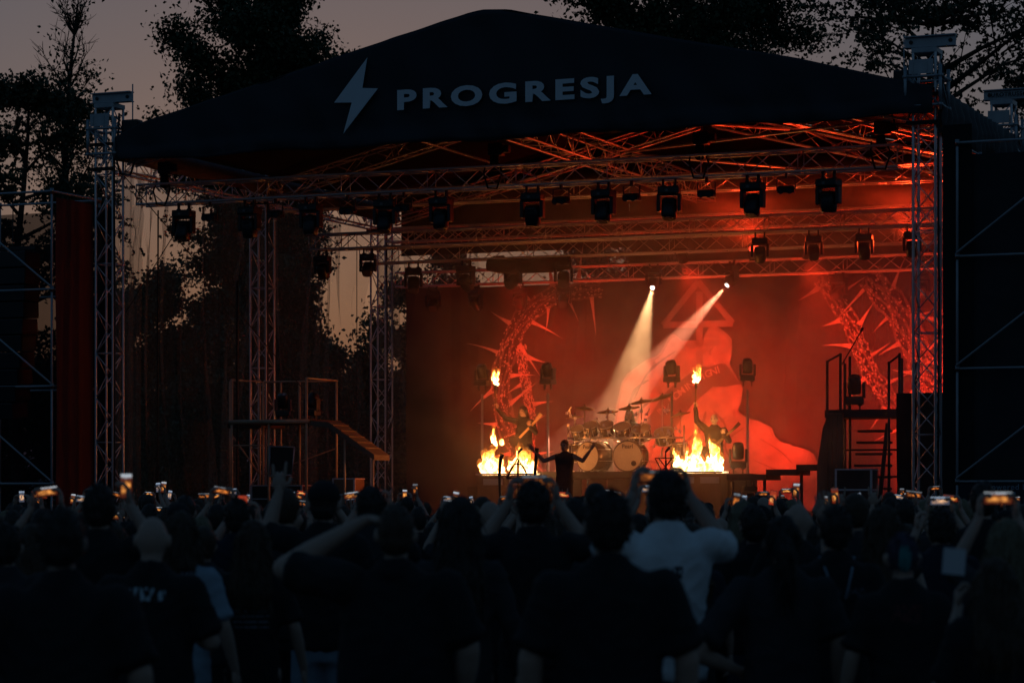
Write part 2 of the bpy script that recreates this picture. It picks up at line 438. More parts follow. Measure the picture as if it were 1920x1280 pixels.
def tree(name, label, X, Y, height, crown0, width, kind, nleaf, leaf, seed, group='trees behind the stage', material='leaf', lean=0.):
    rg = np.random.default_rng(seed); rd = random.Random(seed)
    t = thing(name, label, 'tree', (X, Y, 0), 0, group, stage=False)
    mb = MB(); cl = []
    trunk = [Vector((lean * z / height + .25 * math.sin(z * .4 + seed), .2 * math.cos(z * .33 + seed), z)) for z in np.linspace(0, height * .94, 10)]
    mb.tube(trunk, list(np.linspace(.011 * height + .08, .03, 10)), 8)
    nb = {'poplar': 46, 'locust': 26, 'bush': 22, 'bare': 44}[kind]
    for i in range(nb):
        f = (i + .5) / nb
        z0 = crown0 + (height * .97 - crown0) * f ** .9
        k = min(int(z0 / (height * .94) * 9), 8); p0 = trunk[k].lerp(trunk[k + 1], (z0 / (height * .94) * 9) - k if k < 8 else .5)
        az = i * 2.4 + rd.uniform(-.5, .5)
        if kind == 'poplar':
            prof = (math.sin(math.pi * min(1, (.10 + f * .86))) ** .55); el = rd.uniform(.5, 1.0); L = width * .62 * prof * rd.uniform(.7, 1.15)
        elif kind == 'bush':
            prof = math.sqrt(max(.05, 1 - (f * .95) ** 2)); el = rd.uniform(.1, .7); L = width * .55 * prof * rd.uniform(.75, 1.15)
        elif kind == 'bare':
            prof = 1 - .7 * f; el = rd.uniform(.85, 1.25); L = width * .75 * prof * rd.uniform(.7, 1.2)
        else:
            prof = math.sqrt(max(.1, 1 - (2 * f - .9) ** 2)); el = rd.uniform(.05, .65); L = width * .58 * prof * rd.uniform(.7, 1.2)
        d = Vector((math.cos(az) * math.cos(el), math.sin(az) * math.cos(el), math.sin(el)))
        pts = [p0 + d * L * s + Vector((0, 0, (-.12 if kind == 'locust' else .08) * L * s * s)) + Vector((rd.gauss(0, .03), rd.gauss(0, .03), 0)) * L for s in (0, .35, .7, 1)]
        rb = .010 * L + .018
        mb.tube(pts, [rb * 1.6, rb, rb * .6, rb * .25], 5)
        for j in range(7 if kind != 'bare' else 6):
            s = rd.uniform(.25, 1); q = pts[0].lerp(pts[3], s); q = q + Vector((0, 0, .03))
            d2 = (d + Vector((rd.gauss(0, .7), rd.gauss(0, .7), rd.gauss(.15, .4)))).normalized()
            l2 = L * rd.uniform(.22, .5)
            q2 = q + d2 * l2
            mb.tube([q, q + d2 * l2 * .5 + Vector((0, 0, .04 * l2)), q2], [rb * .5, rb * .32, .006], 4)
            if kind == 'bare':
                for _ in range(3):
                    d3 = (d2 + Vector((rd.gauss(0, .5), rd.gauss(0, .5), rd.gauss(.3, .3)))).normalized(); s3 = rd.uniform(.3, 1); q3 = q.lerp(q2, s3)
                    mb.tube([q3, q3 + d3 * l2 * .7], [.012, .004], 3)
                if f < .55 or rd.random() < .12: cl.append((q2, .35 * l2 + .1, 1.))
            else:
                for s2 in (.45, .8, 1.05): cl.append((q + d2 * l2 * s2, .17 * l2 + .13, 1.))
    part('trunk', mb, M['bark'], t, smooth=True)
    cs = np.array([[*c[0]] for c in cl]); sg = np.array([c[1] for c in cl])
    wgt = sg ** 1.6; wgt *= rg.uniform(.6, 1.4, len(cl)); wgt /= wgt.sum()
    idx = rg.choice(len(cl), nleaf, p=wgt)
    off = rg.normal(size=(nleaf, 3)) * sg[idx][:, None]
    if kind == 'locust':
        off[:, 2] *= .55
        # leaflets sit in pairs along drooping stalks
        st = (np.arange(nleaf) // 9); rs = np.random.default_rng(seed + 1)
        ns = st.max() + 1
        c0 = cs[idx[np.minimum(st * 9, nleaf - 1)]] + off[np.minimum(st * 9, nleaf - 1)]
        dr = rs.normal(size=(ns, 3)); dr[:, 2] = -np.abs(dr[:, 2]) * .6; dr /= np.linalg.norm(dr, axis=1)[:, None]
        k = (np.arange(nleaf) % 9)
        pos = c0 + dr[st] * (k[:, None] * leaf * .42) + rg.normal(size=(nleaf, 3)) * leaf * .16
    else:
        pos = cs[idx] + off * np.array([1, 1, .9])
    part('crown', leaf_mesh(pos, leaf, rg, .1), M[material], t)
    return t

tree('locust_tree', 'feathery locust tree beside the left speaker wing', -14.9, 78, 15.2, 3.0, 5.4, 'locust', 34000, .13, 21, material='leaf2')
tree('bare_topped_tree', 'slender tree with bare twigs at its top rising over the locust', -14.3, 84, 19.0, 9.5, 2.7, 'bare', 3600, .12, 31)
tree('poplar_tree', 'tall narrow poplar behind the left roof slope', -9.45, 95, 25, 2.5, 5.0, 'poplar', 120000, .15, 44)
tree('poplar_tree', 'broad dense poplar rising behind the roof peak', 5.2, 92, 26, 3, 6.6, 'poplar', 105000, .145, 52)
tree('poplar_tree', 'second dense poplar crowding against the broad one', 7.4, 96, 27, 3, 5.0, 'poplar', 95000, .145, 57)
tree('locust_tree', 'spreading locust tree over the right front roof tower', 13.6, 84, 19.4, 11.4, 8.8, 'locust', 19000, .13, 63, material='leaf2')
tree('locust_tree', 'smaller locust tree behind the rear right roof tower', 18.6, 90, 17.6, 7.5, 5.0, 'locust', 18000, .14, 68, material='leaf2')
tree('leafy_tree', 'low branching tree seen through the gauze near the front left tower', -11.2, 77, 7.7, 1.0, 5.2, 'bush', 60000, .13, 71, material='leaf2')
tree('leafy_tree', 'dense dark tree filling the gauze under the narrow poplar', -8.5, 88, 11.8, 1.0, 4.2, 'bush', 62000, .14, 73)
tree('dark_bush', 'rounded bush seen through the gauze beside the rear left tower', -5.3, 80, 6.4, .6, 3.4, 'bush', 20000, .13, 75)
tree('leafy_tree', 'dark tree standing behind the left edge of the backdrop', -2.9, 84, 9.2, 1.2, 3.6, 'bush', 22000, .13, 78)
tree('leafy_tree', 'pointed young tree seen over the rear lighting truss', -2.1, 90, 10.9, 3, 2.0, 'poplar', 6000, .13, 81)
for bx, by, bh, bw, sd, lb in ((-12.6, 90, 6.5, 5.5, 91, 'wide dark hedge bush behind the left scaffold platform'),
                               (-8.2, 88, 5.0, 5.0, 92, 'low dark hedge bush at the foot of the narrow poplar'),
                               (-4.6, 92, 5.6, 5.0, 93, 'low hedge bush between the narrow poplar and the backdrop'),
                               (-17.0, 86, 6.0, 5.5, 94, 'hedge bush behind the left speaker wing')):
    tree('hedge_bush', lb, bx, by, bh, .4, bw, 'bush', 26000, .17, sd, group='bushes behind the stage')

# ------------------------------------------------------------------ trusses and towers
UNIT = {}
def rod(p0, p1, r, parent, name, material, base):
    key = (round(r, 4), material.name)
    if key not in UNIT:
        me = MB().cyl((0, 0, 0), (0, 0, 1), r, n=8 if r > .02 else 6).mesh('rod', True); me.materials.append(material); UNIT[key] = me
    p0, p1 = Vector(p0) - base, Vector(p1) - base; d = p1 - p0
    o = bpy.data.objects.new(name, UNIT[key]); col.objects.link(o); o.parent = parent
    o.matrix_basis = Matrix.Translation(p0) @ d.to_track_quat('Z', 'Y').to_matrix().to_4x4() @ Matrix.Diagonal((1, 1, d.length, 1))
    return o

def box_truss(name, label, p0, p1, size=.4, bay=.5, material='alu', cr=.025, br=.011, up=(0, 0, 1), group=None, t=None, rungs=True, pname=('chord', 'brace'), stage=True):
    p0, p1 = Vector(p0), Vector(p1); d = (p1 - p0); L = d.length; d.normalize()
    a = Vector(up).cross(d).normalized() * size / 2; b = d.cross(a).normalized() * size / 2
    if t is None: t = thing(name, label, 'truss', p0, 0, group, stage)
    base = BASE[t.name]
    cor = [a + b, -a + b, -a - b, a - b]
    for c in cor: rod(p0 + c, p1 + c, cr, t, pname[0], M[material], base)
    n = max(2, round(L / bay)); st = L / n
    for k in range(4):
        c0, c1 = cor[k], cor[(k + 1) % 4]
        for i in range(n):
            s0, s1 = (c0, c1) if (i + k) % 2 == 0 else (c1, c0)
            rod(p0 + d * st * i + s0, p0 + d * st * (i + 1) + s1, br, t, pname[1], M[material], base)
        for i in ([0, n] + ([j for j in range(2, n, 4)] if rungs else [])):
            rod(p0 + d * st * i + c0, p0 + d * st * i + c1, br, t, pname[1], M[material], base)
    return t

def tower(label, u, v, beam_text=False, top=10.2):
    t = thing('roof_tower', label, 'tower', (u, v, 0), 0, 'roof towers')
    box_truss('', '', (u, v, .1), (u, v, top - .12), .42, .48, up=(0, 1, 0), t=t, cr=.027, br=.0125)
    B = BASE[t.name]
    part('base_plate', MB().box((u - .45, v - .45, 0), (u + .45, v + .45, .1)), M['steel'], t, absolute=True)
    # sliding sleeve that carries the roof
    s = .33
    for z0, z1 in ((8.98, 9.70),):
        for sx in (-1, 1):
            for sy in (-1, 1): rod((u + s * sx, v + s * sy, z0), (u + s * sx, v + s * sy, z1 + .12), .034, t, 'sleeve_post', M['steel'], B)
        for z in (9.08, 9.62):
            for k in (-1, 1):
                rod((u - s - .05, v + s * k, z), (u + s + .05, v + s * k, z), .03, t, 'sleeve_bar', M['steel'], B)
                rod((u + s * k, v - s - .05, z), (u + s * k, v + s + .05, z), .03, t, 'sleeve_bar', M['steel'], B)
        rod((u - s + .03, v - s, z1 - .1), (u + s - .03, v - s, z0 + .12), .02, t, 'sleeve_brace', M['steel'], B)
        rod((u + s, v - s + .03, z1 - .1), (u + s, v + s - .03, z0 + .12), .02, t, 'sleeve_brace', M['steel'], B)
    part('sleeve_plate', MB().box((u - .26, v - .36, 9.66), (u + .2, v - .34, 9.93)).box((u + .05, v - .37, 9.70), (u + .09, v - .36, 9.88)).box((u - .2, v - .37, 9.70), (u - .17, v - .36, 9.88)), M['steel'], t, absolute=True)
    # head block: pulley cheeks and I-beam
    part('head_plate', MB().box((u - .24, v - .24, top - .12), (u + .24, v + .24, top - .03)), M['steel'], t, absolute=True)
    bm = MB().box((u - .42, v - .1, top), (u + .55, v + .1, top + .02)).box((u - .42, v - .1, top + .2), (u + .55, v + .1, top + .22)).box((u - .42, v - .012, top + .02), (u + .55, v + .012, top + .2))
    bm.box((u - .18, v - .09, top - .03), (u + .18, v + .09, top))
    bo = part('head_beam', bm, M['steel'], t, absolute=True)
    for x in (-.3, .45):
        rod((u + x, v - .03, top + .11), (u + x, v + .03, top + .11), .04, t, 'pulley', M['black_metal'], B)
    if beam_text:
        me = text_mesh('EUROTRUSS', .12, .004, .002, 1.15); me.transform(Matrix.Translation((.05, -.104, top + .06)) @ Matrix.Rotation(R(90), 4, 'X'))
        part('beam_lettering', me, M['black_metal'], t)
    # loop of cable near the head
    part('cable_bundle', MB().tube([(u + .3, v - .1, 9.95), (u + .36, v - .22, 9.6), (u + .3, v - .3, 9.0), (u + .27, v - .25, 8.2), (u + .29, v - .26, 5.5), (u + .27, v - .24, 2.2), (u + .3, v - .25, .2)], .022, 6), M['cable'], t, absolute=True)
    part('strap', MB().box((u - .3, v - .3, 8.72), (u + .3, v - .275, 8.80)).box((u - .3, v - .3, 9.25), (u + .3, v - .285, 9.32)), M['drape'], t, absolute=True)
    return t
tower('aluminium roof tower with steel head beam beside the left speaker wing', 0, 0)
tower('aluminium roof tower with steel head beam beside the right speaker wing', 17.75, 0)
tower('roof tower halfway back on the gauze side of the stage', 0, 6.9)
tower('roof tower standing behind the right fabric eave, lettered head beam', 17.75, 6.9, True)
tower('rear roof tower next to the edge of the red backdrop', 0, 13.5)

LT = 'lighting trusses under the roof'
box_truss('lighting_truss', 'front aluminium lighting truss hung from chain hoists', (.1, 1.15, 8.34), (16.95, 1.15, 8.34), .42, .5, cr=.026, br=.0115, group=LT)
box_truss('lighting_truss', 'middle lighting truss hung between the front truss and the rear ones', (2.2, 5.2, 7.6), (17.2, 5.2, 7.6), .34, .42, cr=.024, br=.011, group=LT)
box_truss('lighting_truss', 'lighting truss with a black cloth roll slung under it', (1.4, 9.5, 7.68), (17.0, 9.5, 7.68), .36, .45, cr=.024, br=.011, group=LT)
box_truss('lighting_truss', 'rear lighting truss from which the backdrop hangs', (.9, 12.6, 7.36), (17.3, 12.6, 7.36), .36, .45, cr=.024, br=.011, group=LT)
RT = 'roof frame trusses'
EZ = 8.95
box_truss('roof_truss', 'left eave truss running back along the gauze', (.0, .35, EZ), (0, 13.3, EZ), .36, .55, group=RT)
box_truss('roof_truss', 'right eave truss running back under the fabric eave', (17.75, .35, EZ), (17.75, 13.3, EZ), .36, .55, group=RT)
box_truss('roof_truss', 'long middle truss running back under the roof ridge', (9, .3, 9.35), (9, 13.3, 9.35), .5, .55, group=RT)
for vv, nm in ((.25, 'front'), (6.9, 'middle'), (13.35, 'rear')):
    box_truss('roof_truss', nm + ' gable truss rising from the left eave to the ridge', (.35, vv, EZ + .1), (8.75, vv, 11.12), .36, .55, group=RT)
    box_truss('roof_truss', nm + ' gable truss falling from the ridge to the right eave', (9.25, vv, 11.12), (17.4, vv, EZ + .1), .36, .55, group=RT)
box_truss('roof_truss', 'cross truss tying the eaves above the middle lighting truss', (.3, 6.9, 8.75), (17.45, 6.9, 8.75), .36, .55, group=RT)
box_truss('roof_truss', 'cross truss tying the eaves at the back of the roof', (.3, 13.35, 8.6), (17.45, 13.35, 8.6), .36, .55, group=RT)
for i, (a, b) in enumerate((((9.3, 6.7, 9.5), (17.4, .5, 9.0)), ((.4, 13.1, 9.0), (8.7, 7.1, 9.5)), ((9.3, 7.1, 9.5), (17.4, 13.1, 9.0)),
                            ((4.6, .5, 9.9), (4.6, 13.1, 9.9)), ((13.2, .5, 9.9), (13.2, 13.1, 9.9)), ((9.2, .6, 9.6), (13.1, 6.7, 9.8)), ((13.3, .6, 9.8), (17.3, 6.7, 9.1)))):
    solo('roof_brace_tube', MB().cyl(a, b, .03, n=8), M['alu'], 'slanting aluminium bracing tube inside the roof frame', 'tube', a, 'roof bracing tubes', smooth=True)

# ------------------------------------------------------------------ canopy
def sheet(rows, thick=None):
    """grid of points -> surface"""
    mb = MB(); n = len(rows[0])
    mb.add([p for r in rows for p in r], [(j * n + i, j * n + i + 1, (j + 1) * n + i + 1, (j + 1) * n + i) for j in range(len(rows) - 1) for i in range(n - 1)])
    return mb
TOPE = [(.35, 9.40), (.93, 9.67), (8.53, 11.46), (8.82, 11.5), (9.39, 11.47), (9.91, 11.34), (13.03, 10.62), (15.37, 10.1), (17.44, 9.54), (17.95, 9.42)]
def top_z(u):
    for (a, za), (b, zb) in zip(TOPE, TOPE[1:]):
        if u <= b: return za + (zb - za) * (u - a) / (b - a)
    return TOPE[-1][1]
can = thing('stage_canopy', 'black gabled stage canopy with a white lightning bolt and lettering', 'canopy', (9, -.35, 8.9))
rows = []
us = np.linspace(.35, 17.95, 150)
for j in range(26):
    f = j / 25
    r = []
    for u in us:
        zt = top_z(u); zb = 8.9 + .03 * math.sin(u * 1.9)
        z = zb + (zt - zb) * f
        low = max(0, 1 - (z - 8.9) / .75)
        y = -.35 + .035 * low * math.sin(u * 7 + 2.2 * math.sin(u * 2.1) + z * 4) + .05 * low * mnoise.noise(Vector((u * .9, z * 2.2, 3))) + .05 * mnoise.noise(Vector((u * .5, z * .8, 9))) + .015 * math.sin((u + z * .6) * 5 + 2 * mnoise.noise(Vector((u, z, 2))))
        # sagging swags just above the hem
        y -= .03 * max(0, math.sin((z - 8.9) * 9 + .5 * math.sin(u * 1.3))) * low
        r.append((u, y, z))
    rows.append(r)
fa = part('front_fascia', sheet(rows), M['canopy'], can, True, True)
fa.modifiers.new('cloth', 'SOLIDIFY').thickness = .006
for side in (0, 1):
    pr = [(u, z) for u, z in TOPE if (u <= 9.2 if side == 0 else u >= 8.8)]
    rows = []
    for k in range(24):
        v = -.33 + 14.2 * k / 23
        rows.append([(u, v, z - .015 + .02 * math.sin(v * 2.3) * mnoise.noise(Vector((u, v, 1)))) for u in np.linspace(pr[0][0], pr[-1][0], 40) for z in (top_z(u),)])
    o = part('roof_slope', sheet(rows), M['lining'], can, True, True)
    o.modifiers.new('cloth', 'SOLIDIFY').thickness = .01
rows = []
for k in range(260):                                 # ribbed fabric along the right eave
    v = -.3 + 14 * k / 259
    rows.append([(18.02 + (.02 + .07 * (1 - f)) * math.sin(v * 13 + 2 * math.sin(v * 1.7)) + (.05 if .44 < f < .56 else 0), v, 9.42 - (1 - f) * (.82 + .12 * math.sin(v * 2.6))) for f in (0, .25, .45, .5, .55, .8, 1)])
o = part('side_valance', sheet(rows), M['valance'], can, True, True)
o.modifiers.new('cloth', 'SOLIDIFY').thickness = .006
rows = []
for k in range(60):
    v = -.3 + 14 * k / 59
    rows.append([(-.02 + .04 * math.sin(v * 8) * (1 - f), v, 9.38 - (1 - f) * .45) for f in (0, .5, 1)])
rows = [[(.32 + p[0], p[1], p[2]) for p in r] for r in rows]
o = part('side_valance', sheet(rows), M['canopy'], can, True, True)
o.modifiers.new('cloth', 'SOLIDIFY').thickness = .006
bolt = [(6.33, 10.69), (6.22, 10.08), (6.57, 10.05), (5.79, 9.18), (5.98, 9.80), (5.58, 9.82)]
part('lightning_bolt_print', MB().prism(bolt, -.445, -.438), M['white_print'], can, False, True)
me = text_mesh('PROGRESJA', .74, .03, .003, 1.32, 'LEFT')
lo, hi = mesh_size(me)
sx = 5.44 / (hi[0] - lo[0]); sz = .535 / (hi[1] - lo[1])
me.transform(Matrix.Translation((7.0 - 9, -.442 + .35, 9.46 - 8.9)) @ Matrix.Diagonal((sx, 1, sz, 1)) @ Matrix.Rotation(R(90), 4, 'X') @ Matrix.Translation((-lo[0], -lo[1], 0)))
part('lettering', me, M['white_print'], can)

# ------------------------------------------------------------------ gauze walls
def curtain(path, z0, z1, amp, per, nseg, nz=10, seed=0, gather=0.):
    """hanging cloth with folds along a polyline path (u, v)"""
    pts = [Vector((*p, 0)) for p in path]
    L = [0]
    for a, b in zip(pts, pts[1:]): L.append(L[-1] + (b - a).length)
    rows = [[] for _ in range(nz + 1)]
    for i in range(nseg + 1):
        s = L[-1] * i / nseg
        k = max(j for j in range(len(pts)) if L[j] <= s + 1e-9); k = min(k, len(pts) - 2)
        d = (pts[k + 1] - pts[k]).normalized(); p = pts[k] + d * (s - L[k]); nrm = Vector((-d.y, d.x, 0))
        for j in range(nz + 1):
            z = z0 + (z1 - z0) * j / nz
            w = mnoise.noise(Vector((s * .55, z * .10, seed))) * 2.2
            ph = 2 * math.pi * s / per + w * 5
            a = amp * (.35 + .9 * abs(mnoise.noise(Vector((s * .5, z * .08, seed + 5)))) * 1.6)
            q = p + nrm * a * math.sin(ph) + d * a * .9 * math.sin(2 * ph + .7)
            rows[j].append((q.x, q.y, z))
    return sheet(rows)
solo('gauze_wall', curtain([(-.45, .5), (-.45, 13.55)], 1.1, 8.98, .24, .8, 700, 8, 2), M['gauze'], 'translucent beige gauze hung down the left side of the stage', 'curtain', (-.45, 7, 1.1), 'gauze walls', smooth=True)
solo('gauze_wall', curtain([(-.3, 13.85), (2.6, 13.85)], 1.1, 8.6, .2, .7, 200, 8, 4), M['gauze'], 'short strip of gauze behind the rear left tower', 'curtain', (1, 13.85, 1.1), 'gauze walls', smooth=True)
solo('gauze_wall', curtain([(2.6, 13.95), (18, 13.95)], 7.1, 9.0, .05, .7, 200, 4, 6), M['gauze'], 'gauze strip closing the gap above the red backdrop', 'curtain', (9, 13.95, 7.1), 'gauze walls', smooth=True)

for a, b, zb, lb in ((.5, 6.85, 8.08, 'dark cloth closing the rear gable above the open gap'), (6.86, 7.8, 7.1, 'narrow dark cloth strip beside the gap over the backdrop'),
                     (7.81, 8.4, 7.9, 'short dark cloth over a small gap above the backdrop'), (8.41, 17.7, 7.1, 'wide dark cloth closing the rear gable down to the backdrop')):
    rows = [[(u, 13.62 + .03 * math.sin(u * 3), zb + (top_z(u) - .06 - zb) * f) for u in np.linspace(a, b, max(6, int((b - a) * 6)))] for f in np.linspace(0, 1, 8)]
    solo('gable_cloth', sheet(rows), M['lining'], lb, 'cloth', ((a + b) / 2, 13.6, zb), 'rear gable cloths', smooth=True)

# ------------------------------------------------------------------ stage platform and risers
st = thing('stage_platform', 'black stage deck on a skirted frame', 'stage', (9, 0, 0))
for i in range(9):
    part('deck_panel', MB().box((.1 + i * 1.96, .3, 1.08), (.1 + i * 1.96 + 1.95, 13.4, 1.2)), M['deck'], st, absolute=True)
part('front_skirt', curtain([(.1, .28), (17.7, .28)], .02, 1.08, .03, .3, 300, 3, 8), M['drape'], st, True, True)
for i in range(10):
    for v in (1, 6.5, 12.8):
        part('leg', MB().cyl((.3 + i * 1.9, v, 0), (.3 + i * 1.9, v, 1.08), .04), M['steel'], st, absolute=True)

dr = thing('drum_riser', 'tall black drum riser with gaps in its front boards', 'riser', (9.2, 6.2, 1.2))
part('riser_deck', MB().box((7.15, 6.2, 2.2), (10.75, 9.4, 2.35)), M['deck'], dr, absolute=True)
for a, b, z0, z1 in ((7.15, 7.75, 1.2, 2.18), (7.95, 8.42, 1.2, 2.18), (8.62, 9.0, 1.2, 2.18), (9.05, 9.6, 1.2, 2.18), (9.66, 10.1, 1.2, 2.18), (10.16, 10.75, 1.2, 2.18), (7.76, 7.94, 1.2, 1.75), (8.43, 8.61, 1.2, 1.7)):
    part('front_board', MB().box((a, 6.22, z0), (b, 6.26, z1)), M['deck'], dr, absolute=True)
for u in (7.25, 8.5, 9.6, 10.65):
    part('leg', MB().cyl((u, 6.4, 1.2), (u, 6.4, 2.2), .03).cyl((u, 9.2, 1.2), (u, 9.2, 2.2), .03), M['steel'], dr, absolute=True)
def low_riser(label, u0, u1, z):
    t = thing('player_riser', label, 'riser', ((u0 + u1) / 2, 6.9, 1.2), 0, 'guitar players risers')
    part('riser_deck', MB().box((u0, 6.3, z - .1), (u1, 8.2, z)), M['deck'], t, absolute=True)
    part('front_board', MB().box((u0, 6.32, 1.2), (u1, 6.36, z - .1)), M['deck'], t, absolute=True)
    for u in (u0 + .1, u1 - .1): part('leg', MB().cyl((u, 8.1, 1.2), (u, 8.1, z - .1), .03), M['steel'], t, absolute=True)
low_riser('low black riser under the long haired guitar player', 5.6, 7.1, 2.02)
low_riser('low black riser under the bald face painted player', 10.8, 12.4, 1.8)

def fire_box(label, u0, u1, v, z):
    t = thing('fire_trough', label, 'fire trough', ((u0 + u1) / 2, v, 1.2), 0, 'fire troughs')
    part('trough_body', MB().cbox((u0, v - .25, 1.2), (u1, v + .25, z), .02), M['wood'], t, absolute=True)
    part('trough_lip', MB().box((u0 - .03, v - .28, z + .002), (u1 + .03, v - .2, z + .04)).box((u0 - .03, v + .2, z + .002), (u1 + .03, v + .28, z + .04)), M['steel'], t, absolute=True)
    for k in range(2):
        a = u0 + .15 + k * (u1 - u0) * .48
        part('vent_slot', MB().box((a, v - .262, z - .22), (a + (u1 - u0) * .36, v - .252, z - .08)), M['steel'], t, absolute=True)
    return t

def fringe_mat():
    m = bpy.data.materials.new('flame_fringe'); nt, N, L = nodes_of(m); N.remove(N['Principled BSDF'])
    e = N.new('ShaderNodeEmission'); e.inputs[0].default_value = (1, .26, .03, 1); e.inputs[1].default_value = 1.6
    t = N.new('ShaderNodeBsdfTransparent'); x = N.new('ShaderNodeMixShader')
    no = N.new('ShaderNodeTexNoise'); no.inputs['Scale'].default_value = 7; no.inputs['Detail'].default_value = 3
    tc = N.new('ShaderNodeTexCoord'); L.new(tc.outputs['Object'], no.inputs['Vector'])
    r = N.new('ShaderNodeMapRange'); r.inputs[1].default_value = .4; r.inputs[2].default_value = .65; r.inputs[3].default_value = 0; r.inputs[4].default_value = .30; L.new(no.outputs[0], r.inputs[0])
    L.new(r.outputs[0], x.inputs[0]); L.new(t.outputs[0], x.inputs[1]); L.new(e.outputs[0], x.inputs[2]); L.new(x.outputs[0], N['Material Output'].inputs[0])
    m.cycles.emission_sampling = 'NONE'
    return m
M['fringe'] = fringe_mat()
def fire(label, tongues, base, seed, group, name='flame', vox=.022):
    """tongues: (u, v, z0, height, radius)"""
    rd = random.Random(seed); mb = MB()
    for (u, v, z0, h, r) in tongues:
        n = 12; ph = rd.uniform(0, 6); k1 = rd.uniform(3, 6)
        pts, rr = [], []
        for i in range(n + 1):
            f = i / n
            a = r * .55 * f
            pts.append((u + a * math.sin(ph + f * k1) + r * .35 * f * math.sin(f * 9 + ph * 2), v + a * math.cos(ph + f * k1), z0 + h * f))
            rr.append(max(.006, r * (.75 + .5 * math.sin(f * 3.0)) * (1 - f) ** .75 * (1 + .28 * math.sin(f * 15 + ph))))
        mb.tube(pts, rr, 10)
    me = fuse(mb, vox, 1, .3)
    n = len(me.vertices); co = np.empty(n * 3, np.float32); me.vertices.foreach_get('co', co); co = co.reshape(-1, 3)
    no = np.empty(n * 3, np.float32); me.vertices.foreach_get('normal', no); no = no.reshape(-1, 3)
    for i in range(n):
        p = Vector(co[i]); w = mnoise.noise(Vector((p.x * 9, p.y * 9, p.z * 5 + seed))) + .5 * mnoise.noise(Vector((p.x * 22, p.y * 22, p.z * 12 + seed)))
        co[i] += no[i] * w * .045
    co -= np.array(base, np.float32)
    me.vertices.foreach_set('co', co.ravel()); me.update()
    me.materials.clear(); me.materials.append(M['flame'])
    o = bpy.data.objects.new(name, me); col.objects.link(o)
    o.matrix_world = SM @ Matrix.Translation(base)
    fm = me.copy(); fm.materials.clear(); fm.materials.append(M['fringe'])
    co2 = co + no * (vox * 1.3); co2[:, 2] += .02 + vox * 2 * (co2[:, 2] > .15)
    fm.vertices.foreach_set('co', co2.astype(np.float32).ravel()); fm.update()
    fr = bpy.data.objects.new('flame_fringe', fm); col.objects.link(fr); fr.parent = o
    return tag(o, label, 'fire', group)

def lamp(name, kind, loc, energy, color, parent=None, target=None, size=.05, angle=30, blend=.3):
    d = bpy.data.lights.new(name, kind); d.energy = energy; d.color = color
    d.shadow_soft_size = size
    if kind == 'SPOT': d.spot_size = R(angle); d.spot_blend = blend
    o = bpy.data.objects.new(name, d); col.objects.link(o)
    m = Matrix.Translation(loc)
    if target is not None: m = m @ (Vector(target) - Vector(loc)).to_track_quat('-Z', 'Y').to_matrix().to_4x4()
    o.matrix_world = SM @ m
    if parent is not None:
        mw = o.matrix_world.copy(); o.parent = parent; o.matrix_parent_inverse = Matrix.Identity(4)
        o.matrix_basis = parent_world(parent).inverted() @ mw
    return o
def parent_world(p):
    m = p.matrix_basis.copy(); q = p.parent
    while q is not None: m = q.matrix_basis @ m; q = q.parent
    return m

FIRE = (1, .22, .025)
rd = random.Random(5)
fb = fire_box('fire trough burning in front of the long haired guitar player', 6.3, 7.6, 5.5, 2.27)
tg = [(5.75, .5, .17), (5.87, .62, .17), (5.98, .45, .16), (6.08, .3, .1), (6.35, .35, .10), (6.47, .55, .13), (6.62, .68, .15), (6.75, .5, .14), (6.85, .33, .10), (5.68, .3, .1)]
f = fire('twin bursts of yellow flame rising from the trough near the guitar player', [(6.37 + (u - 5.68) * .98, 5.5 + rd.uniform(-.08, .08), 2.27, h * 1.05, r) for u, h, r in tg], (6.95, 5.5, 2.27), 3, 'flames from the troughs')
lamp('fire_light', 'POINT', (6.95, 5.35, 2.9), 95, FIRE, f, size=.35)
fire('loose lick of flame floating above the trough', [(6.58, 5.5, 2.98, .34, .045), (6.62, 5.52, 2.93, .18, .05), (6.80, 5.5, 2.96, .12, .05)], (6.6, 5.5, 2.9), 8, 'flames from the troughs', vox=.016)
fb = fire_box('fire trough burning in front of the bald face painted player', 10.82, 12.0, 5.5, 2.3)
tg = [(11.06, .52, .10), (11.17, .42, .11), (11.28, .30, .10), (11.4, .45, .12), (11.52, .95, .14), (11.62, .72, .12), (11.75, .22, .11), (11.9, .4, .12), (12.0, .78, .13), (12.1, .45, .11), (12.17, .25, .08), (11.45, .3, .13)]
f = fire('wide wall of tall flames on the trough near the bald player', [(10.9 + (u - 11.06) * .9, 5.5 + rd.uniform(-.08, .08), 2.3, h * 1.05, r) for u, h, r in tg], (11.4, 5.5, 2.3), 4, 'flames from the troughs')
lamp('fire_light', 'POINT', (11.4, 5.35, 2.95), 120, FIRE, f, size=.35)

# ------------------------------------------------------------------ backdrop (generic printed cloth)
bd = thing('backdrop', 'huge red lit printed backdrop with thorny branches and pale shapes', 'backdrop', (9.7, 13.1, 1.2))
VB = 13.1
part('cloth', curtain([(.9, VB), (17.7, VB)], 1.2, 7.16, .03, .9, 360, 16, 12), M['backdrop'], bd, True, True)
PV = VB - .075
def poly2(pts): return MB().prism(pts, PV, PV - .003)
def ribbon(pts, ws, off=0.):
    P = [Vector((p[0], 0, p[1])) for p in pts]; vs = []; n = len(P)
    for k, p in enumerate(P):
        d = (P[min(k + 1, n - 1)] - P[max(k - 1, 0)]).normalized(); q = Vector((-d.z, 0, d.x)) * ws[k] / 2
        vs += [(p.x + q.x, PV - off, p.z + q.z), (p.x - q.x, PV - off, p.z - q.z)]
    return MB().add(vs, [(2 * k, 2 * k + 1, 2 * k + 3, 2 * k + 2) for k in range(n - 1)])
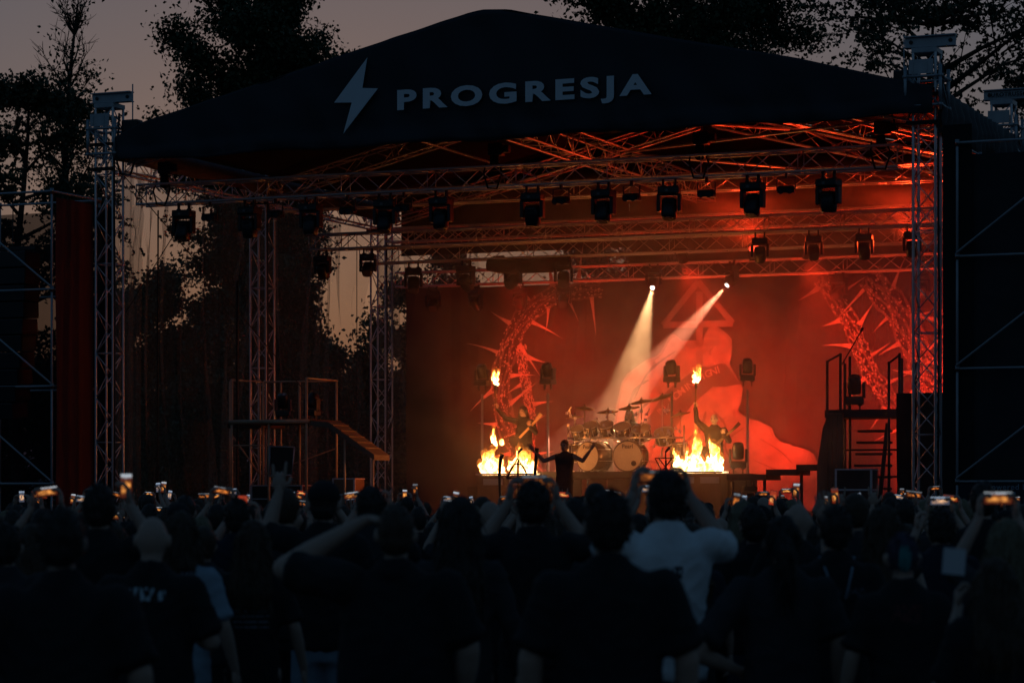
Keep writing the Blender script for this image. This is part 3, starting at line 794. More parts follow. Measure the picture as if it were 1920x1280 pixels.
def bez(pts, n=24):
    out = []
    for i in range(n + 1):
        t = i / n * (len(pts) - 1); k = min(int(t), len(pts) - 2); f = t - k
        p = [Vector(pts[max(0, min(len(pts) - 1, k + j))]) for j in (-1, 0, 1, 2)]
        out.append(.5 * ((2 * p[1]) + (-p[0] + p[2]) * f + (2 * p[0] - 5 * p[1] + 4 * p[2] - p[3]) * f * f + (-p[0] + 3 * p[1] - 3 * p[2] + p[3]) * f ** 3))
    return out
rb = random.Random(17)
def branch(pts, w, nsp, sp, strands=4):
    c = bez(pts, 60)
    for k in range(strands):
        o = (k - (strands - 1) / 2) / strands * w
        line, ws = [], []
        for i, p in enumerate(c):
            q = c[min(i + 1, 60)] - c[max(i - 1, 0)]; nn = Vector((-q.y, q.x)).normalized()
            line.append(p + nn * (o + .06 * w * math.sin(i * .55 + k * 2) + rb.uniform(-.02, .02))); ws.append(w * .10 * (.45 + .8 * abs(math.sin(i * .8 + k * 1.7))) * (.7 + .6 * rb.random()))
        part('branch_print', ribbon(line, ws, .004 + .001 * k), M['print_faint'], bd, False, True)
    scales = MB()
    for i in range(1, 60):
        for _ in range(9):
            p = c[i]; q = c[min(i + 1, 60)] - c[i - 1]; nn = Vector((-q.y, q.x)).normalized(); o = rb.uniform(-.42, .42) * w; s = rb.uniform(.008, .026); d = q.normalized() * s * 1.6
            e = p + nn * o + q * rb.random()
            scales.add([(e.x - d.x, PV - .012, e.y - d.y), (e.x + nn.x * s, PV - .012, e.y + nn.y * s), (e.x + d.x, PV - .012, e.y + d.y), (e.x - nn.x * s, PV - .012, e.y - nn.y * s)], [(0, 1, 2, 3)])
    o = part('bark_print', scales, M['print_mid'], bd, False, True); o['kind'] = 'stuff'
    for k in range(nsp):
        i = int((k + .5) / nsp * 58) + 1; p = c[i]; q = (c[i] - c[i - 1]).normalized(); nn = Vector((-q.y, q.x)) * (1 if k % 2 else -1)
        d = (nn + q * rb.uniform(-.7, .5)).normalized(); L = sp * rb.uniform(.6, 1.25); b0 = p + nn * w * .38; wd = .085 * rb.uniform(.7, 1.2)
        sd_ = Vector((-d.y, d.x)); bend = rb.uniform(-.14, .14) * L
        line = [b0 + d * L * f + sd_ * bend * f * f for f in (0, .2, .45, .7, 1)]
        o = part('thorn_print', ribbon([(p.x, p.y) for p in line], [wd * 1.5, wd, wd * .62, wd * .34, .004], .016), M['print_mid'], bd, False, True)
branch([(4.9, 2.0), (4.15, 2.9), (3.62, 4.1), (3.75, 5.4), (4.35, 6.45), (5.3, 6.95), (6.3, 7.05)], .62, 19, .82)
branch([(4.3, 2.4), (4.45, 3.6), (4.3, 4.6), (4.15, 5.6)], .35, 5, .5, 3)
branch([(12.0, 7.1), (12.75, 6.0), (13.2, 4.9), (13.9, 3.9), (14.6, 3.3)], .5, 12, .8)
branch([(13.2, 7.1), (14.0, 6.1), (14.5, 5.0), (15.0, 4.2), (16.2, 3.6)], .75, 12, .8, 5)
branch([(15.6, 7.0), (15.1, 5.9), (15.4, 4.6), (16.6, 3.9)], .5, 8, .7, 4)
# plain pale masses and a dark slanting band (a generic stand-in)
def wob(pts, n=6, a=.035):
    out = []
    for i, p in enumerate(pts):
        q = pts[(i + 1) % len(pts)]
        for k in range(n):
            f = k / n; x = p[0] + (q[0] - p[0]) * f; z = p[1] + (q[1] - p[1]) * f
            out.append((x + a * mnoise.noise(Vector((x * 3, z * 3, 1))), z + a * mnoise.noise(Vector((x * 3, z * 3, 7)))))
    return out
hill = [tuple(p) for p in bez([(6.7, 1.5), (6.75, 3.5), (6.95, 4.6), (7.3, 4.95), (7.85, 5.25), (8.2, 5.7), (8.75, 5.45), (9.25, 5.85), (9.75, 5.5), (9.65, 4.95), (9.98, 4.4), (9.9, 3.9), (10.35, 3.62), (10.7, 3.5), (10.95, 3.1), (11.5, 2.95), (12.0, 2.55), (12.6, 2.3), (12.7, 1.5)], 90)]
hill = [(x + .10 * mnoise.noise(Vector((x * 2.2, z * 2.2, 4))) + .03 * mnoise.noise(Vector((x * 9, z * 9, 2))), z + .12 * mnoise.noise(Vector((x * 2.2, z * 2.2, 9))) + .03 * mnoise.noise(Vector((x * 9, z * 9, 5)))) for x, z in hill]
cxh, czh = 9.3, 3.4
part('soft_edge_print', poly2([(cxh + (x - cxh) * 1.035 + .02, max(1.45, czh + (z - czh) * 1.04)) for x, z in hill]).shift((0, -.001, 0)), M['print_soft'], bd, False, True)
part('pale_shape_print', poly2(hill).shift((0, .001, 0)), M['print_pale'], bd, False, True)
band = wob([(7.45, 3.55), (8.1, 4.45), (8.9, 5.0), (9.6, 5.05), (9.98, 4.55), (9.3, 4.5), (8.75, 4.1), (8.0, 3.1)], 5, .05)
part('dark_band_print', poly2(band).shift((0, .006, 0)), M['print_dark'], bd, False, True)
for pts, w in (([(10.1, 3.5), (9.6, 3.1), (9.8, 2.6)], .05), ([(10.5, 3.2), (11.0, 2.9), (11.3, 2.6)], .03), ([(7.2, 4.2), (7.6, 4.9), (8.3, 5.4)], .06), ([(7.0, 3.0), (7.5, 2.7), (8.2, 2.6)], .05), ([(9.3, 3.9), (9.6, 3.5), (9.3, 3.1)], .07), ([(10.3, 2.7), (10.9, 2.45), (11.5, 2.3)], .03), ([(8.3, 3.0), (8.9, 3.4), (9.1, 3.9)], .09), ([(6.95, 3.6), (7.2, 4.4), (7.6, 4.7)], .08), ([(7.1, 3.2), (7.35, 3.9), (7.7, 4.2)], .06)):
    c = bez(pts, 20)
    part('crease_print', ribbon([(p.x, p.y) for p in c], [w * (.3 + .7 * math.sin(math.pi * i / 20)) * (.7 + .6 * rb.random()) for i in range(21)], .008), M['print_dark'], bd, False, True)
rq = random.Random(77)
def inside(x, z):
    r = False; j = len(hill) - 1
    for i in range(len(hill)):
        if (hill[i][1] > z) != (hill[j][1] > z) and x < (hill[j][0] - hill[i][0]) * (z - hill[i][1]) / (hill[j][1] - hill[i][1]) + hill[i][0]: r = not r
        j = i
    return r
nq = 0
while nq < 70:                                     # brush marks that break up the pale mass
    x, z = rq.uniform(6.7, 12.2), rq.uniform(1.6, 5.9)
    if not inside(x, z): continue
    a = rq.gauss(.7, .7); L_ = rq.uniform(.12, .5); q = [(x + L_ * (f - .5) * math.cos(a) + .07 * math.sin(f * 5 + x * 9), z + L_ * (f - .5) * math.sin(a) + .05 * math.cos(f * 6 + z * 7)) for f in (0, .25, .5, .75, 1)]
    if not all(inside(*p) for p in q): continue
    w = rq.uniform(.02, .11)
    part('brush_print', ribbon(q, [w * .2, w, w * .7, w, w * .1], .003 + .00002 * nq), M[rq.choice(('print_soft', 'print_dark', 'print_soft', 'print_faint'))], bd, False, True); nq += 1
for a, b, w in (((7.98, 6.05), (9.79, 6.05), .16), ((7.98, 6.05), (8.9, 7.1), .15), ((9.79, 6.05), (8.9, 7.1), .15), ((8.93, 6.85), (8.93, 5.05), .17), ((8.45, 5.58), (9.45, 5.58), .15)):
    part('emblem_print', ribbon([a, b], [w, w], .018), M['print_soft'], bd, False, True)
txt = 'IN NOMINE IGNI'
pa = bez([(7.92, 3.80), (8.3, 4.17), (8.72, 4.48), (9.1, 4.71), (9.5, 4.86)], 80)
lm = None
for k, ch in enumerate(txt):
    if ch == ' ': continue
    i = int(2 + k / (len(txt) - 1) * 74); p = pa[i]; q = pa[i + 1] - pa[i - 1]
    me = text_mesh(ch, .25, .003, .001)
    me.transform(Matrix.Translation((p.x - 9.7, PV - .014 - VB, p.y - 1.2)) @ Matrix.Rotation(-math.atan2(q.y, q.x), 4, 'Y') @ Matrix.Rotation(R(90), 4, 'X'))
    lm = me if lm is None else merge(lm, me)
part('lettering', lm, M['print_mid'], bd)

# ------------------------------------------------------------------ lighting fixtures
mh = thing('moving_head', 'black moving head hanging from the front lighting truss', 'stage light', (0, 0, 0), 0, 'moving heads on the front truss', stage=False)
for x in (-.12, .12): part('clamp', MB().box((x - .02, -.03, -.105), (x + .02, .03, .03)).cyl((x, 0, -.1), (x, 0, -.132), .05), M['black_metal'], mh)
b_ = part('base', MB().cbox((-.21, -.16, -.28), (.21, .16, -.13), .025), M['black_plastic'], mh)
part('display', MB().box((-.06, -.168, -.24), (.0, -.162, -.19)), M['lens'], b_)
yk = MB().cbox((-.24, -.09, -.62), (-.17, .09, -.27), .025).cbox((.17, -.09, -.62), (.24, .09, -.27), .025).box((-.2, -.08, -.31), (.2, .08, -.282))
part('yoke', yk, M['black_plastic'], mh)
hd = part('lamp_head', MB().loft([(0, 0, .17, .09, .09), (0, 0, .15, .145, .13), (0, 0, 0, .155, .15), (0, 0, -.12, .15, .15), (0, 0, -.22, .135, .135), (0, 0, -.235, .12, .12)], 16, 3), M['black_plastic'], mh, True)
hd.location = (0, 0, -.53)
part('lens', MB().cyl((0, 0, -.225), (0, 0, -.245), .11, n=20), M['lens'], hd)
part('cooling_fin', MB().box((-.1, -.158, .05), (.1, -.15, .07)).box((-.1, -.158, .09), (.1, -.15, .11)), M['black_metal'], hd)
LITLENS = MB().cyl((0, 0, -.236), (0, 0, -.25), .062, n=20).mesh('lit_lens'); LITLENS.materials.append(M['lit_lens'])
MH = {'n': 0}
def moving_head(u, v, z, tilt, label, group, pan=0, up=False, lit=None, s=1.):
    o = mh if MH['n'] == 0 else copy_tree(mh); MH['n'] += 1
    m = SM @ Matrix.Translation((u, v, z)) @ Matrix.Rotation(pan, 4, 'Z')
    if up: m = m @ Matrix.Rotation(math.pi, 4, 'X')
    o.matrix_basis = m @ Matrix.Scale(s, 4)
    tag(o, label, 'stage light', group)
    for c in o.children:
        if c.name.startswith('lamp_head'):
            c.rotation_euler = (tilt, 0, 0)
            if lit is not None:
                for l in c.children:
                    if l.name.startswith('lens'): l.data = LITLENS
    return o
rf = random.Random(9)
for u in (1.16, 2.77, 4.24, 5.97, 7.26, 9.3, 10.85, 12.25, 13.99, 15.53):
    moving_head(u, 1.15, 8.11, rf.choice((-.1, .05, .12, -.3, .25)), 'black moving head hanging from the front lighting truss', 'moving heads on the front truss', rf.uniform(-.2, .2), s=1.03)
for u in (2.47, 3.62, 12.89, 14.07, 15.17, 16.19):
    moving_head(u, 5.2, 7.40, rf.choice((-.9, .6, -.5, .8)), 'black moving head hanging from the middle lighting truss', 'moving heads on the middle truss', rf.uniform(-.4, .4), s=.82)
for u in (2.77, 4.16, 5.4, 6.7):
    moving_head(u, 9.5, 7.48, rf.choice((-.9, .6, -.5, .8)), 'moving head hanging from the truss with the cloth roll', 'moving heads on the truss with the cloth roll', rf.uniform(-.4, .4), s=.95)
for u in (1.89, 3.08, 4.28, 5.47, 12.6, 14.6):
    moving_head(u, 12.6, 7.16, rf.choice((-.9, .6, -.5, .8)), 'moving head hanging from the rear truss above the backdrop', 'moving heads on the rear truss', rf.uniform(-.4, .4), s=.85)

def aimed_head(u, v, z, target, label, power, color, angle):
    """lit fixture: pan the yoke and tilt the head towards target"""
    tg = Vector(target); piv = Vector((u, v, z - .53 * .85)); d = (tg - piv).normalized()
    pan = math.atan2(d.x, -d.y); tilt = -math.atan2(math.hypot(d.x, d.y), -d.z)
    o = moving_head(u, v, z, tilt, label, 'lit moving heads', pan, lit=True, s=.85)
    lamp('spot_light', 'SPOT', piv + d * .27, power, color, o, tg, .04, angle, .18)
    return o
aimed_head(7.93, 12.45, 7.52, (8.45, 8.6, 3.3), 'lit moving head throwing a straight warm beam down onto the drums', 18000, (1, .50, .2), 16.5)
aimed_head(9.95, 12.45, 7.52, (7.7, 9.6, 3.6), 'lit moving head throwing a slanting pink beam across the backdrop', 26000, (1, .30, .15), 13.5)

# twin-cell blinders
bl = thing('blinder', 'black two lamp blinder hanging between the front moving heads', 'stage light', (0, 0, 0), 0, 'blinders on the front truss', stage=False)
part('bracket', MB().box((-.19, -.02, -.26), (-.175, .02, .0)).box((.175, -.02, -.26), (.19, .02, .0)).box((-.19, -.02, -.015), (.19, .02, .0)).box((-.02, -.03, 0), (.02, .03, .1)), M['black_metal'], bl)
h2 = part('housing', MB().loft([(0, .08, -.3, .17, .06), (0, .02, -.3, .17, .12), (0, 0, -.2, .17, .12), (0, 0, -.16, .15, .09)], 16, 6), M['black_metal'], bl)
for x in (-.085, .085): part('lamp_cell', MB().cyl((x, -.09, -.255), (x, -.13, -.27), .055, .06, 16), M['lens'], h2)
for i, u in enumerate((1.82, 3.41, 5.12, 6.42, 9.94, 11.46, 13.04, 14.68)):
    o = bl if i == 0 else copy_tree(bl)
    o.matrix_basis = SM @ Matrix.Translation((u, 1.12, 8.03)) @ Matrix.Rotation(rf.uniform(-.15, .15), 4, 'Z')
# red wash lamps: LED pars on the rear truss and on the floor behind the riser
par = thing('wash_light', 'red LED wash light aimed at the backdrop', 'stage light', (0, 0, 0), 0, 'red wash lights', stage=False)
part('can', MB().cyl((0, 0, .12), (0, 0, -.1), .1, .13, 18), M['black_metal'], par, True)
part('bracket', MB().box((-.15, -.02, -.02), (-.135, .02, .25)).box((.135, -.02, -.02), (.15, .02, .25)).box((-.15, -.02, .235), (.15, .02, .25)), M['black_metal'], par)
part('lens', MB().cyl((0, 0, -.095), (0, 0, -.105), .12, n=18), emis('red_led_lens', (1, .05, .02), 3), par)
PARN = [0]
def wash(loc, target, power, angle, label, color=(1, .03, .008), size=.12):
    o = par if PARN[0] == 0 else copy_tree(par); PARN[0] += 1
    d = Vector(target) - Vector(loc)
    o.matrix_basis = SM @ Matrix.Translation(loc) @ d.to_track_quat('-Z', 'Y').to_matrix().to_4x4()
    tag(o, label, 'stage light', 'red wash lights')
    lamp('wash_lamp', 'SPOT', Vector(loc) + d.normalized() * .14, power, color, o, target, size, angle, .9)
for u, p in ((4.2, 680), (8.2, 460), (11.0, 420), (14.6, 620), (16.6, 520)):
    wash((u, 10.9, 1.38), (u + .1, 13.2, 4.9), p * 1.1, 85, 'red LED wash light on the deck aimed up at the backdrop')
for u, p in ((5.0, 560), (9.6, 600), (12.6, 640), (16.0, 620)):
    wash((u, 9.75, 7.4), (u + .2, 13.0, 4.3), p * 1.1, 75, 'red LED wash light on the truss with the cloth roll')
for u, p in ((11.5, 420), (15.2, 480)):
    wash((u, 9.3, 7.42), (u + .3, 6.2, 10.4), p, 130, 'red LED wash light aimed up into the roof', (1, .05, .008))

# cloth roll, hoists
solo('cloth_roll', MB().tube([(4.75, 9.5, 7.36), (5.1, 9.5, 7.33), (5.8, 9.48, 7.30), (6.5, 9.5, 7.33), (6.85, 9.5, 7.36)], [.14, .19, .17, .2, .15], 14), M['drape'], 'rolled black cloth slung under a lighting truss', 'cloth roll', (5.8, 9.5, 7.1), smooth=True)
ho = thing('chain_hoist', 'black chain hoist holding up the front lighting truss', 'hoist', (0, 0, 0), 0, 'chain hoists on the front truss', stage=False)
part('motor_body', MB().cbox((-.17, -.1, -.12), (.15, .1, .14), .03).cyl((.15, 0, .01), (.28, 0, .01), .09, .08, 14), M['black_metal'], ho)
part('chain_bag', MB().loft([(-.05, 0, -.42, .06, .06), (-.05, 0, -.38, .1, .08), (-.05, 0, -.13, .09, .08)], 12), M['drape'], ho, True)
part('hook', MB().tube([(0, 0, -.12), (0, 0, -.2), (.04, 0, -.25), (0, 0, -.29), (-.04, 0, -.25)], .014, 6), M['steel'], ho)
part('chain', MB().cyl((0, 0, .14), (0, 0, .75), .012, n=6), M['steel'], ho)
part('sling', MB().tube([(-.24, 0, -.25), (-.2, -.22, -.5), (-.1, -.24, -.8), (.1, -.24, -.82), (.2, -.2, -.5), (.05, 0, -.28)], .02, 6), M['drape'], ho)
for i, u in enumerate((.73, 8.51, 12.94, 16.62)):
    o = ho if i == 0 else copy_tree(ho)
    o.matrix_basis = SM @ Matrix.Translation((u, 1.15, 8.90))
o = copy_tree(ho); o.matrix_basis = SM @ Matrix.Translation((.62, -.08, 9.62)) @ Matrix.Scale(1.25, 4); tag(o, 'chain hoist hanging from the head beam of the left front tower', 'hoist', 'tower hoists')
o = copy_tree(ho); o.matrix_basis = SM @ Matrix.Translation((17.2, .45, 9.72)) @ Matrix.Scale(1.1, 4); tag(o, 'chain hoist hanging behind the right front tower', 'hoist', 'tower hoists')

def pole_light(u, label):
    t = thing('light_stand', 'tall pole stand ' + label, 'stand', (u, 8.6, 1.2), 0, 'pole stands for moving heads')
    z0 = 1.2
    part('pole', MB().cyl((u, 8.6, z0 + .02), (u, 8.6, 4.22), .035, .03, 10), M['steel'], t, True, True)
    part('base_plate', MB().box((u - .3, 8.3, z0), (u + .3, 8.9, z0 + .02)), M['black_metal'], t, absolute=True)
    moving_head(u, 8.6, 4.22 + .1, rf.uniform(-.4, .4) + .35, 'moving head standing on a pole ' + label, 'moving heads on poles', rf.uniform(-.3, .3), up=True, s=.78)
pole_light(4.98, 'left of the long haired guitar player'); pole_light(6.66, 'right of the long haired guitar player')
pole_light(9.73, 'between the drums and the bald player'); pole_light(11.55, 'right of the bald player')
moving_head(12.15, 6.0, 2.30, .3, 'moving head standing beside the wide wall of flames', 'floor moving heads', .3, up=True, s=.85)
solo('flight_case', MB().cbox((11.8, 5.8, 1.2), (12.5, 6.28, 2.29), .02), M['deck'], 'black case under the moving head beside the flames', 'case', (12.15, 6, 1.2))

# ------------------------------------------------------------------ drum kit
def drum(name, label, c, r, depth, axis, group, head='drumhead', port=None, logo=None):
    c = Vector(c); ax = Vector(axis).normalized()
    t = thing(name, label, 'drum', c - Vector((0, 0, r)), 0, group)
    part('shell', MB().cyl(c, c + ax * depth, r, n=28), M['drumshell'], t, True, True)
    h = MB()
    for k in (0.0, depth):
        a = ax.orthogonal().normalized(); b = ax.cross(a); p = c + ax * k
        h.tube([p + (r + .012) * (math.cos(i * math.pi / 12) * a + math.sin(i * math.pi / 12) * b) for i in range(25)], .016, 6)
    part('hoop', h, M['chrome'] if r < .25 else M['drumshell'], t, True, True)
    hd = part('drum_head', MB().cyl(c - ax * .006, c - ax * .002, r - .004, n=32), M[head], t, False, True)
    if port is not None:
        p = c + Vector(port) - ax * .009
        o = MB().cyl(p, p + ax * .002, .06, n=20); o.shift(BASE[t.name]); part('port_hole', o, M['black_plastic'], hd)
    lugs = MB(); a = Vector((0, 0, 1)) if abs(ax.z) < .7 else Vector((1, 0, 0)); b = ax.cross(a).normalized(); a = b.cross(ax)
    for i in range(8):
        q = (r + .02) * (math.cos(i * math.pi / 4 + .3) * a + math.sin(i * math.pi / 4 + .3) * b)
        lugs.cyl(c + q + ax * .02, c + q + ax * (depth - .02), .008, n=5)
    part('tension_rods', lugs, M['chrome'], t, True, True)
    if logo:
        me = text_mesh('Pearl', .13, .002, .001)
        me.transform(Matrix.Translation(c - BASE[t.name] - ax * .008 + Vector((0, 0, r * .55))) @ Matrix.Rotation(math.atan2(-ax.x, ax.y), 4, 'Z') @ Matrix.Rotation(R(90), 4, 'X'))
        part('lettering', me, M['black_plastic'], hd)
    return t
ZR = 2.352
drum('bass_drum', 'cream headed bass drum turned to the side, near the singer', (8.36, 6.75, ZR + .345), .32, .5, (.38, 1, 0), 'bass drums', port=(.1, 0, -.15), logo=True)
drum('bass_drum', 'cream headed bass drum facing straight out beneath the rack', (9.32, 6.75, ZR + .345), .33, .5, (-.05, 1, 0), 'bass drums', port=(.15, 0, -.16), logo=True)
TM = 'toms on the rack'
for i, (u, v, z, r) in enumerate(((7.9, 7.3, 3.34, .15), (8.26, 7.2, 3.42, .155), (8.62, 7.2, 3.42, .165), (9.02, 7.2, 3.38, .18), (9.46, 7.25, 3.33, .2), (9.92, 7.5, 3.25, .215))):
    drum('tom_drum', 'small tom drum with chrome rim clamped to the drum rack', (u, v, z), r, .24, (0, .55, -.85), TM)
drum('floor_tom', 'floor tom with chrome rim at the end of the drum rack', (10.2, 7.7, 3.0), .2, .4, (0, .1, -1), 'floor toms')
drum('floor_tom', 'floor tom with chrome rim behind the turned bass drum', (7.75, 7.7, 3.0), .2, .4, (0, .1, -1), 'floor toms')
drum('snare_drum', 'shallow snare drum at the drummer knees', (8.85, 7.9, 3.05), .18, .14, (0, .1, -1), 'snare drums')
rk = thing('drum_rack', 'chrome tube drum rack curving around the bass drums', 'rack', (9, 7.2, ZR))
for a, b in (((7.6, 7.5, 3.12), (8.3, 7.05, 3.12)), ((8.3, 7.05, 3.12), (9.5, 7.05, 3.12)), ((9.5, 7.05, 3.12), (10.4, 7.5, 3.12))):
    part('crossbar', MB().cyl(a, b, .02), M['chrome'], rk, True, True)
for x, y in ((7.6, 7.5), (8.3, 7.05), (9.5, 7.05), (10.4, 7.5)):
    part('post', MB().cyl((x, y, ZR + .03), (x, y, 3.4), .022), M['chrome'], rk, True, True)
    part('foot', MB().box((x - .15, y - .04, ZR), (x + .15, y + .04, ZR + .03)), M['chrome'], rk, absolute=True)
rdm = random.Random(3)
for i in range(48):
    x = rdm.uniform(7.6, 10.4); y = 7.0 + abs(x - 8.9) * .3; z = rdm.uniform(2.9, 3.75); dx, dz = rdm.uniform(-.12, .12), rdm.uniform(-.15, .15)
    part('clamp_arm', MB().cyl((x, y, z), (x + dx, y + .05, z + dz), .012, n=6).box((x - .025, y - .025, z - .03), (x + .025, y + .025, z + .03)), M['chrome'], rk, absolute=True)
def cymbal(u, v, z, r, tx, ty, china=False):
    t = thing('cymbal_stand', 'bronze cymbal on a chrome boom stand over the drums', 'cymbal', (u, v, ZR), 0, 'cymbals over the drums')
    part('stand', MB().cyl((0, 0, 0.3), (0, 0, z - ZR), .013, n=8).cyl((0, 0, .55), (.22, .16, 0.01), .01, n=6).cyl((0, 0, .55), (-.22, .16, .01), .01, n=6).cyl((0, 0, .55), (0, -.25, .01), .01, n=6), M['chrome'], t, True)
    me = MB().loft([(0, 0, .0, r, r), (0, 0, .006, r, r), (0, 0, .03, r * .45, r * .45), (0, 0, .045, r * .2, r * .2), (0, 0, .075, r * .1, r * .1)], 28, 2)
    c = part('cymbal', me, M['cymbal'], t, True); c.location = (0, 0, z - ZR - .02); c.rotation_euler = (tx, ty, 0)
    part('wing_nut', MB().cyl((0, 0, z - ZR), (0, 0, z - ZR + .09), .018, n=8), M['black_plastic'], t)
for a in ((7.72, 7.6, 3.62, .2, -.04, -.12), (8.0, 7.5, 3.82, .23, .15, .15), (8.5, 7.7, 3.74, .24, .2, 0), (9.05, 7.6, 3.82, .25, .22, -.05), (9.42, 7.4, 3.95, .26, .25, -.12), (9.85, 7.6, 4.05, .27, .3, -.25), (10.25, 7.7, 3.66, .24, .2, -.2)):
    cymbal(*a)

# ------------------------------------------------------------------ scaffold platforms beside the band
def post(u, v, z0, z1, t, r=.025, m='fire_tint', n='post'): return part(n, MB().cyl((u, v, z0), (u, v, z1), r, n=8), M[m], t, True, True)
def bar(a, b, t, r=.022, m='fire_tint', n='rail'): return part(n, MB().cyl(a, b, r, n=8), M[m], t, True, True)
lp = thing('scaffold_platform', 'bare tube platform with a sloping ramp beside the gauze', 'platform', (1.7, 4, 1.2))
part('deck_board', MB().box((.7, 4, 3.44), (2.75, 5.6, 3.53)), M['deck'], lp, absolute=True)
for u in (.77, 1.72, 2.67):
    post(u, 4.0, 1.2, 3.44 if u == 1.72 else 4.46, lp, .032); post(u, 5.5, 1.2, 4.46, lp, .03)
for z in (4.45,):
    bar((.77, 5.5, z), (2.67, 5.5, z), lp); bar((.77, 4.0, z), (.77, 5.5, z), lp, .014); bar((2.67, 4, z), (2.67, 5.5, z), lp)
bar((.72, 3.97, 3.48), (2.75, 3.97, 3.48), lp, .05, 'fire_tint', 'edge_beam'); bar((.77, 4, 2.95), (1.72, 4, 2.95), lp, .016); bar((.77, 5.5, 2.3), (2.67, 5.5, 2.9), lp, .016)
part('ramp_board', MB().add([(2.75, 4, 3.5), (3.2, 4, 3.46), (4.35, 4, 2.72), (4.35, 4.8, 2.72), (3.2, 4.8, 3.46), (2.75, 4.8, 3.5), (2.75, 4, 3.38), (3.2, 4, 3.34), (4.35, 4, 2.60), (4.35, 4.8, 2.60), (3.2, 4.8, 3.34), (2.75, 4.8, 3.38)],
     [(0, 1, 4, 5), (1, 2, 3, 4), (6, 7, 1, 0), (7, 8, 2, 1), (8, 9, 3, 2), (9, 10, 4, 3), (10, 11, 5, 4), (11, 10, 7, 6), (10, 9, 8, 7), (0, 5, 11, 6)]), M['ramp'], lp, absolute=True)
for k in range(5):
    x = 3.3 + k * .2; z = 3.46 - (x - 3.2) * .6435
    part('ramp_cleat', MB().box((x, 4.0, z - .02), (x + .03, 4.8, z + .008)), M['ramp'], lp, absolute=True)
post(3.6, 4.05, 1.2, 3.1, lp); post(4.3, 4.05, 1.2, 2.6, lp)
part('leaning_frame', MB().cyl((1.78, 3.9, 2.25), (2.35, 3.9, 2.28), .018).cyl((1.80, 3.9, 2.92), (2.42, 3.9, 2.9), .018).cyl((2.35, 3.9, 2.28), (2.42, 3.9, 2.9), .018).cyl((1.78, 3.9, 2.25), (1.80, 3.9, 2.92), .018), M['steel'], lp, True, True)
part('inner_panel', MB().box((1.8, 3.93, 2.28), (2.36, 3.95, 2.9)), M['deck'], lp, absolute=True)
l2 = thing('scaffold_platform', 'dim second tube platform behind the bare one', 'platform', (-.1, 5.8, 1.2))
part('deck_board', MB().box((-.35, 5.8, 3.4), (.55, 7, 3.5)), M['deck'], l2, absolute=True)
for u in (-.3, .5):
    post(u, 5.85, 1.2, 4.5, l2); post(u, 6.9, 1.2, 4.5, l2)
bar((-.3, 5.85, 4.5), (.5, 5.85, 4.5), l2, .016); bar((-.3, 5.85, 3.3), (.5, 5.85, 2.3), l2); bar((-.3, 5.85, 3.45), (.5, 5.85, 3.45), l2, .03)
moving_head(1.55, 5.0, 3.53, .4, 'moving head standing on the bare tube platform', 'moving heads on platforms', .3, up=True, s=.8)
moving_head(2.35, 4.9, 3.53, -.5, 'moving head standing on the bare tube platform', 'moving heads on platforms', -.2, up=True, s=.8)
def flight(label, u, v, z, w, d, h, m='red_case', handle=True):
    t = thing('flight_case', label, 'case', (u, v, z), 0, 'flight cases on stage')
    part('case_body', MB().cbox((-w / 2, 0, 0), (w / 2, d, h), .012), M[m], t)
    part('edge_trim', MB().box((-w / 2 - .012, -.012, h * .62), (w / 2 + .012, d + .012, h * .65)).box((-w / 2 - .012, -.012, h - .02), (w / 2 + .012, d + .012, h + .008)).box((-w / 2 - .012, -.012, 0), (-w / 2 + .03, .02, h)).box((w / 2 - .03, -.012, 0), (w / 2 + .012, .02, h)), M['alu'], t)
    if handle: part('handle', MB().box((-.1, -.02, h * .3), (.1, -.012, h * .33)).box((-.1, -.02, h * .48), (.1, -.012, h * .51)).box((-.1, -.02, h * .3), (-.08, -.012, h * .51)).box((.08, -.02, h * .3), (.1, -.012, h * .51)), M['steel'], t)
flight('flight case with metal trim under the ramp', 3.3, 4.6, 1.2, .55, .5, 1.0)
flight('long flight case under the bare tube platform', 1.7, 4.4, 1.2, 1.3, .5, .85, 'deck')
# right: tall tube platform with stairs
rp = thing('stair_platform', 'tall dark platform with open stairs and boarded side', 'platform', (15.4, 4, 1.2))
part('deck_board', MB().box((14.65, 4, 3.42), (16.3, 5.5, 3.58)), M['deck'], rp, absolute=True)
for u, v, z in ((14.7, 4.02, 4.6), (14.98, 4.02, 4.74), (16.0, 4.02, 4.55), (16.22, 4.02, 4.72), (15.05, 4.5, 4.7), (16.1, 4.7, 4.65), (14.7, 5.4, 4.6), (16.22, 5.4, 4.6)):
    post(u, v, 1.2, z, rp, .03, 'black_metal')
bar((14.7, 4.02, 4.58), (14.98, 4.02, 4.72), rp, .022, 'black_metal'); bar((16.0, 4.02, 4.52), (16.22, 4.02, 4.68), rp, .022, 'black_metal')
part('side_board', MB().add([(14.5, 3.95, 1.2), (14.72, 3.95, 1.2), (14.72, 3.95, 3.45), (14.62, 3.95, 3.2), (14.5, 3.95, 2.4), (14.5, 3.99, 1.2), (14.72, 3.99, 1.2), (14.72, 3.99, 3.45), (14.62, 3.99, 3.2), (14.5, 3.99, 2.4)],
     [(0, 1, 2, 3, 4), (9, 8, 7, 6, 5), (0, 5, 6, 1), (1, 6, 7, 2), (2, 7, 8, 3), (3, 8, 9, 4), (4, 9, 5, 0)]), M['wood'], rp, absolute=True)
for k in range(3):
    part('front_board', MB().box((14.74 + k * .10, 3.93, 1.2), (14.832 + k * .10, 3.97, 3.46)), M['wood'], rp, absolute=True)
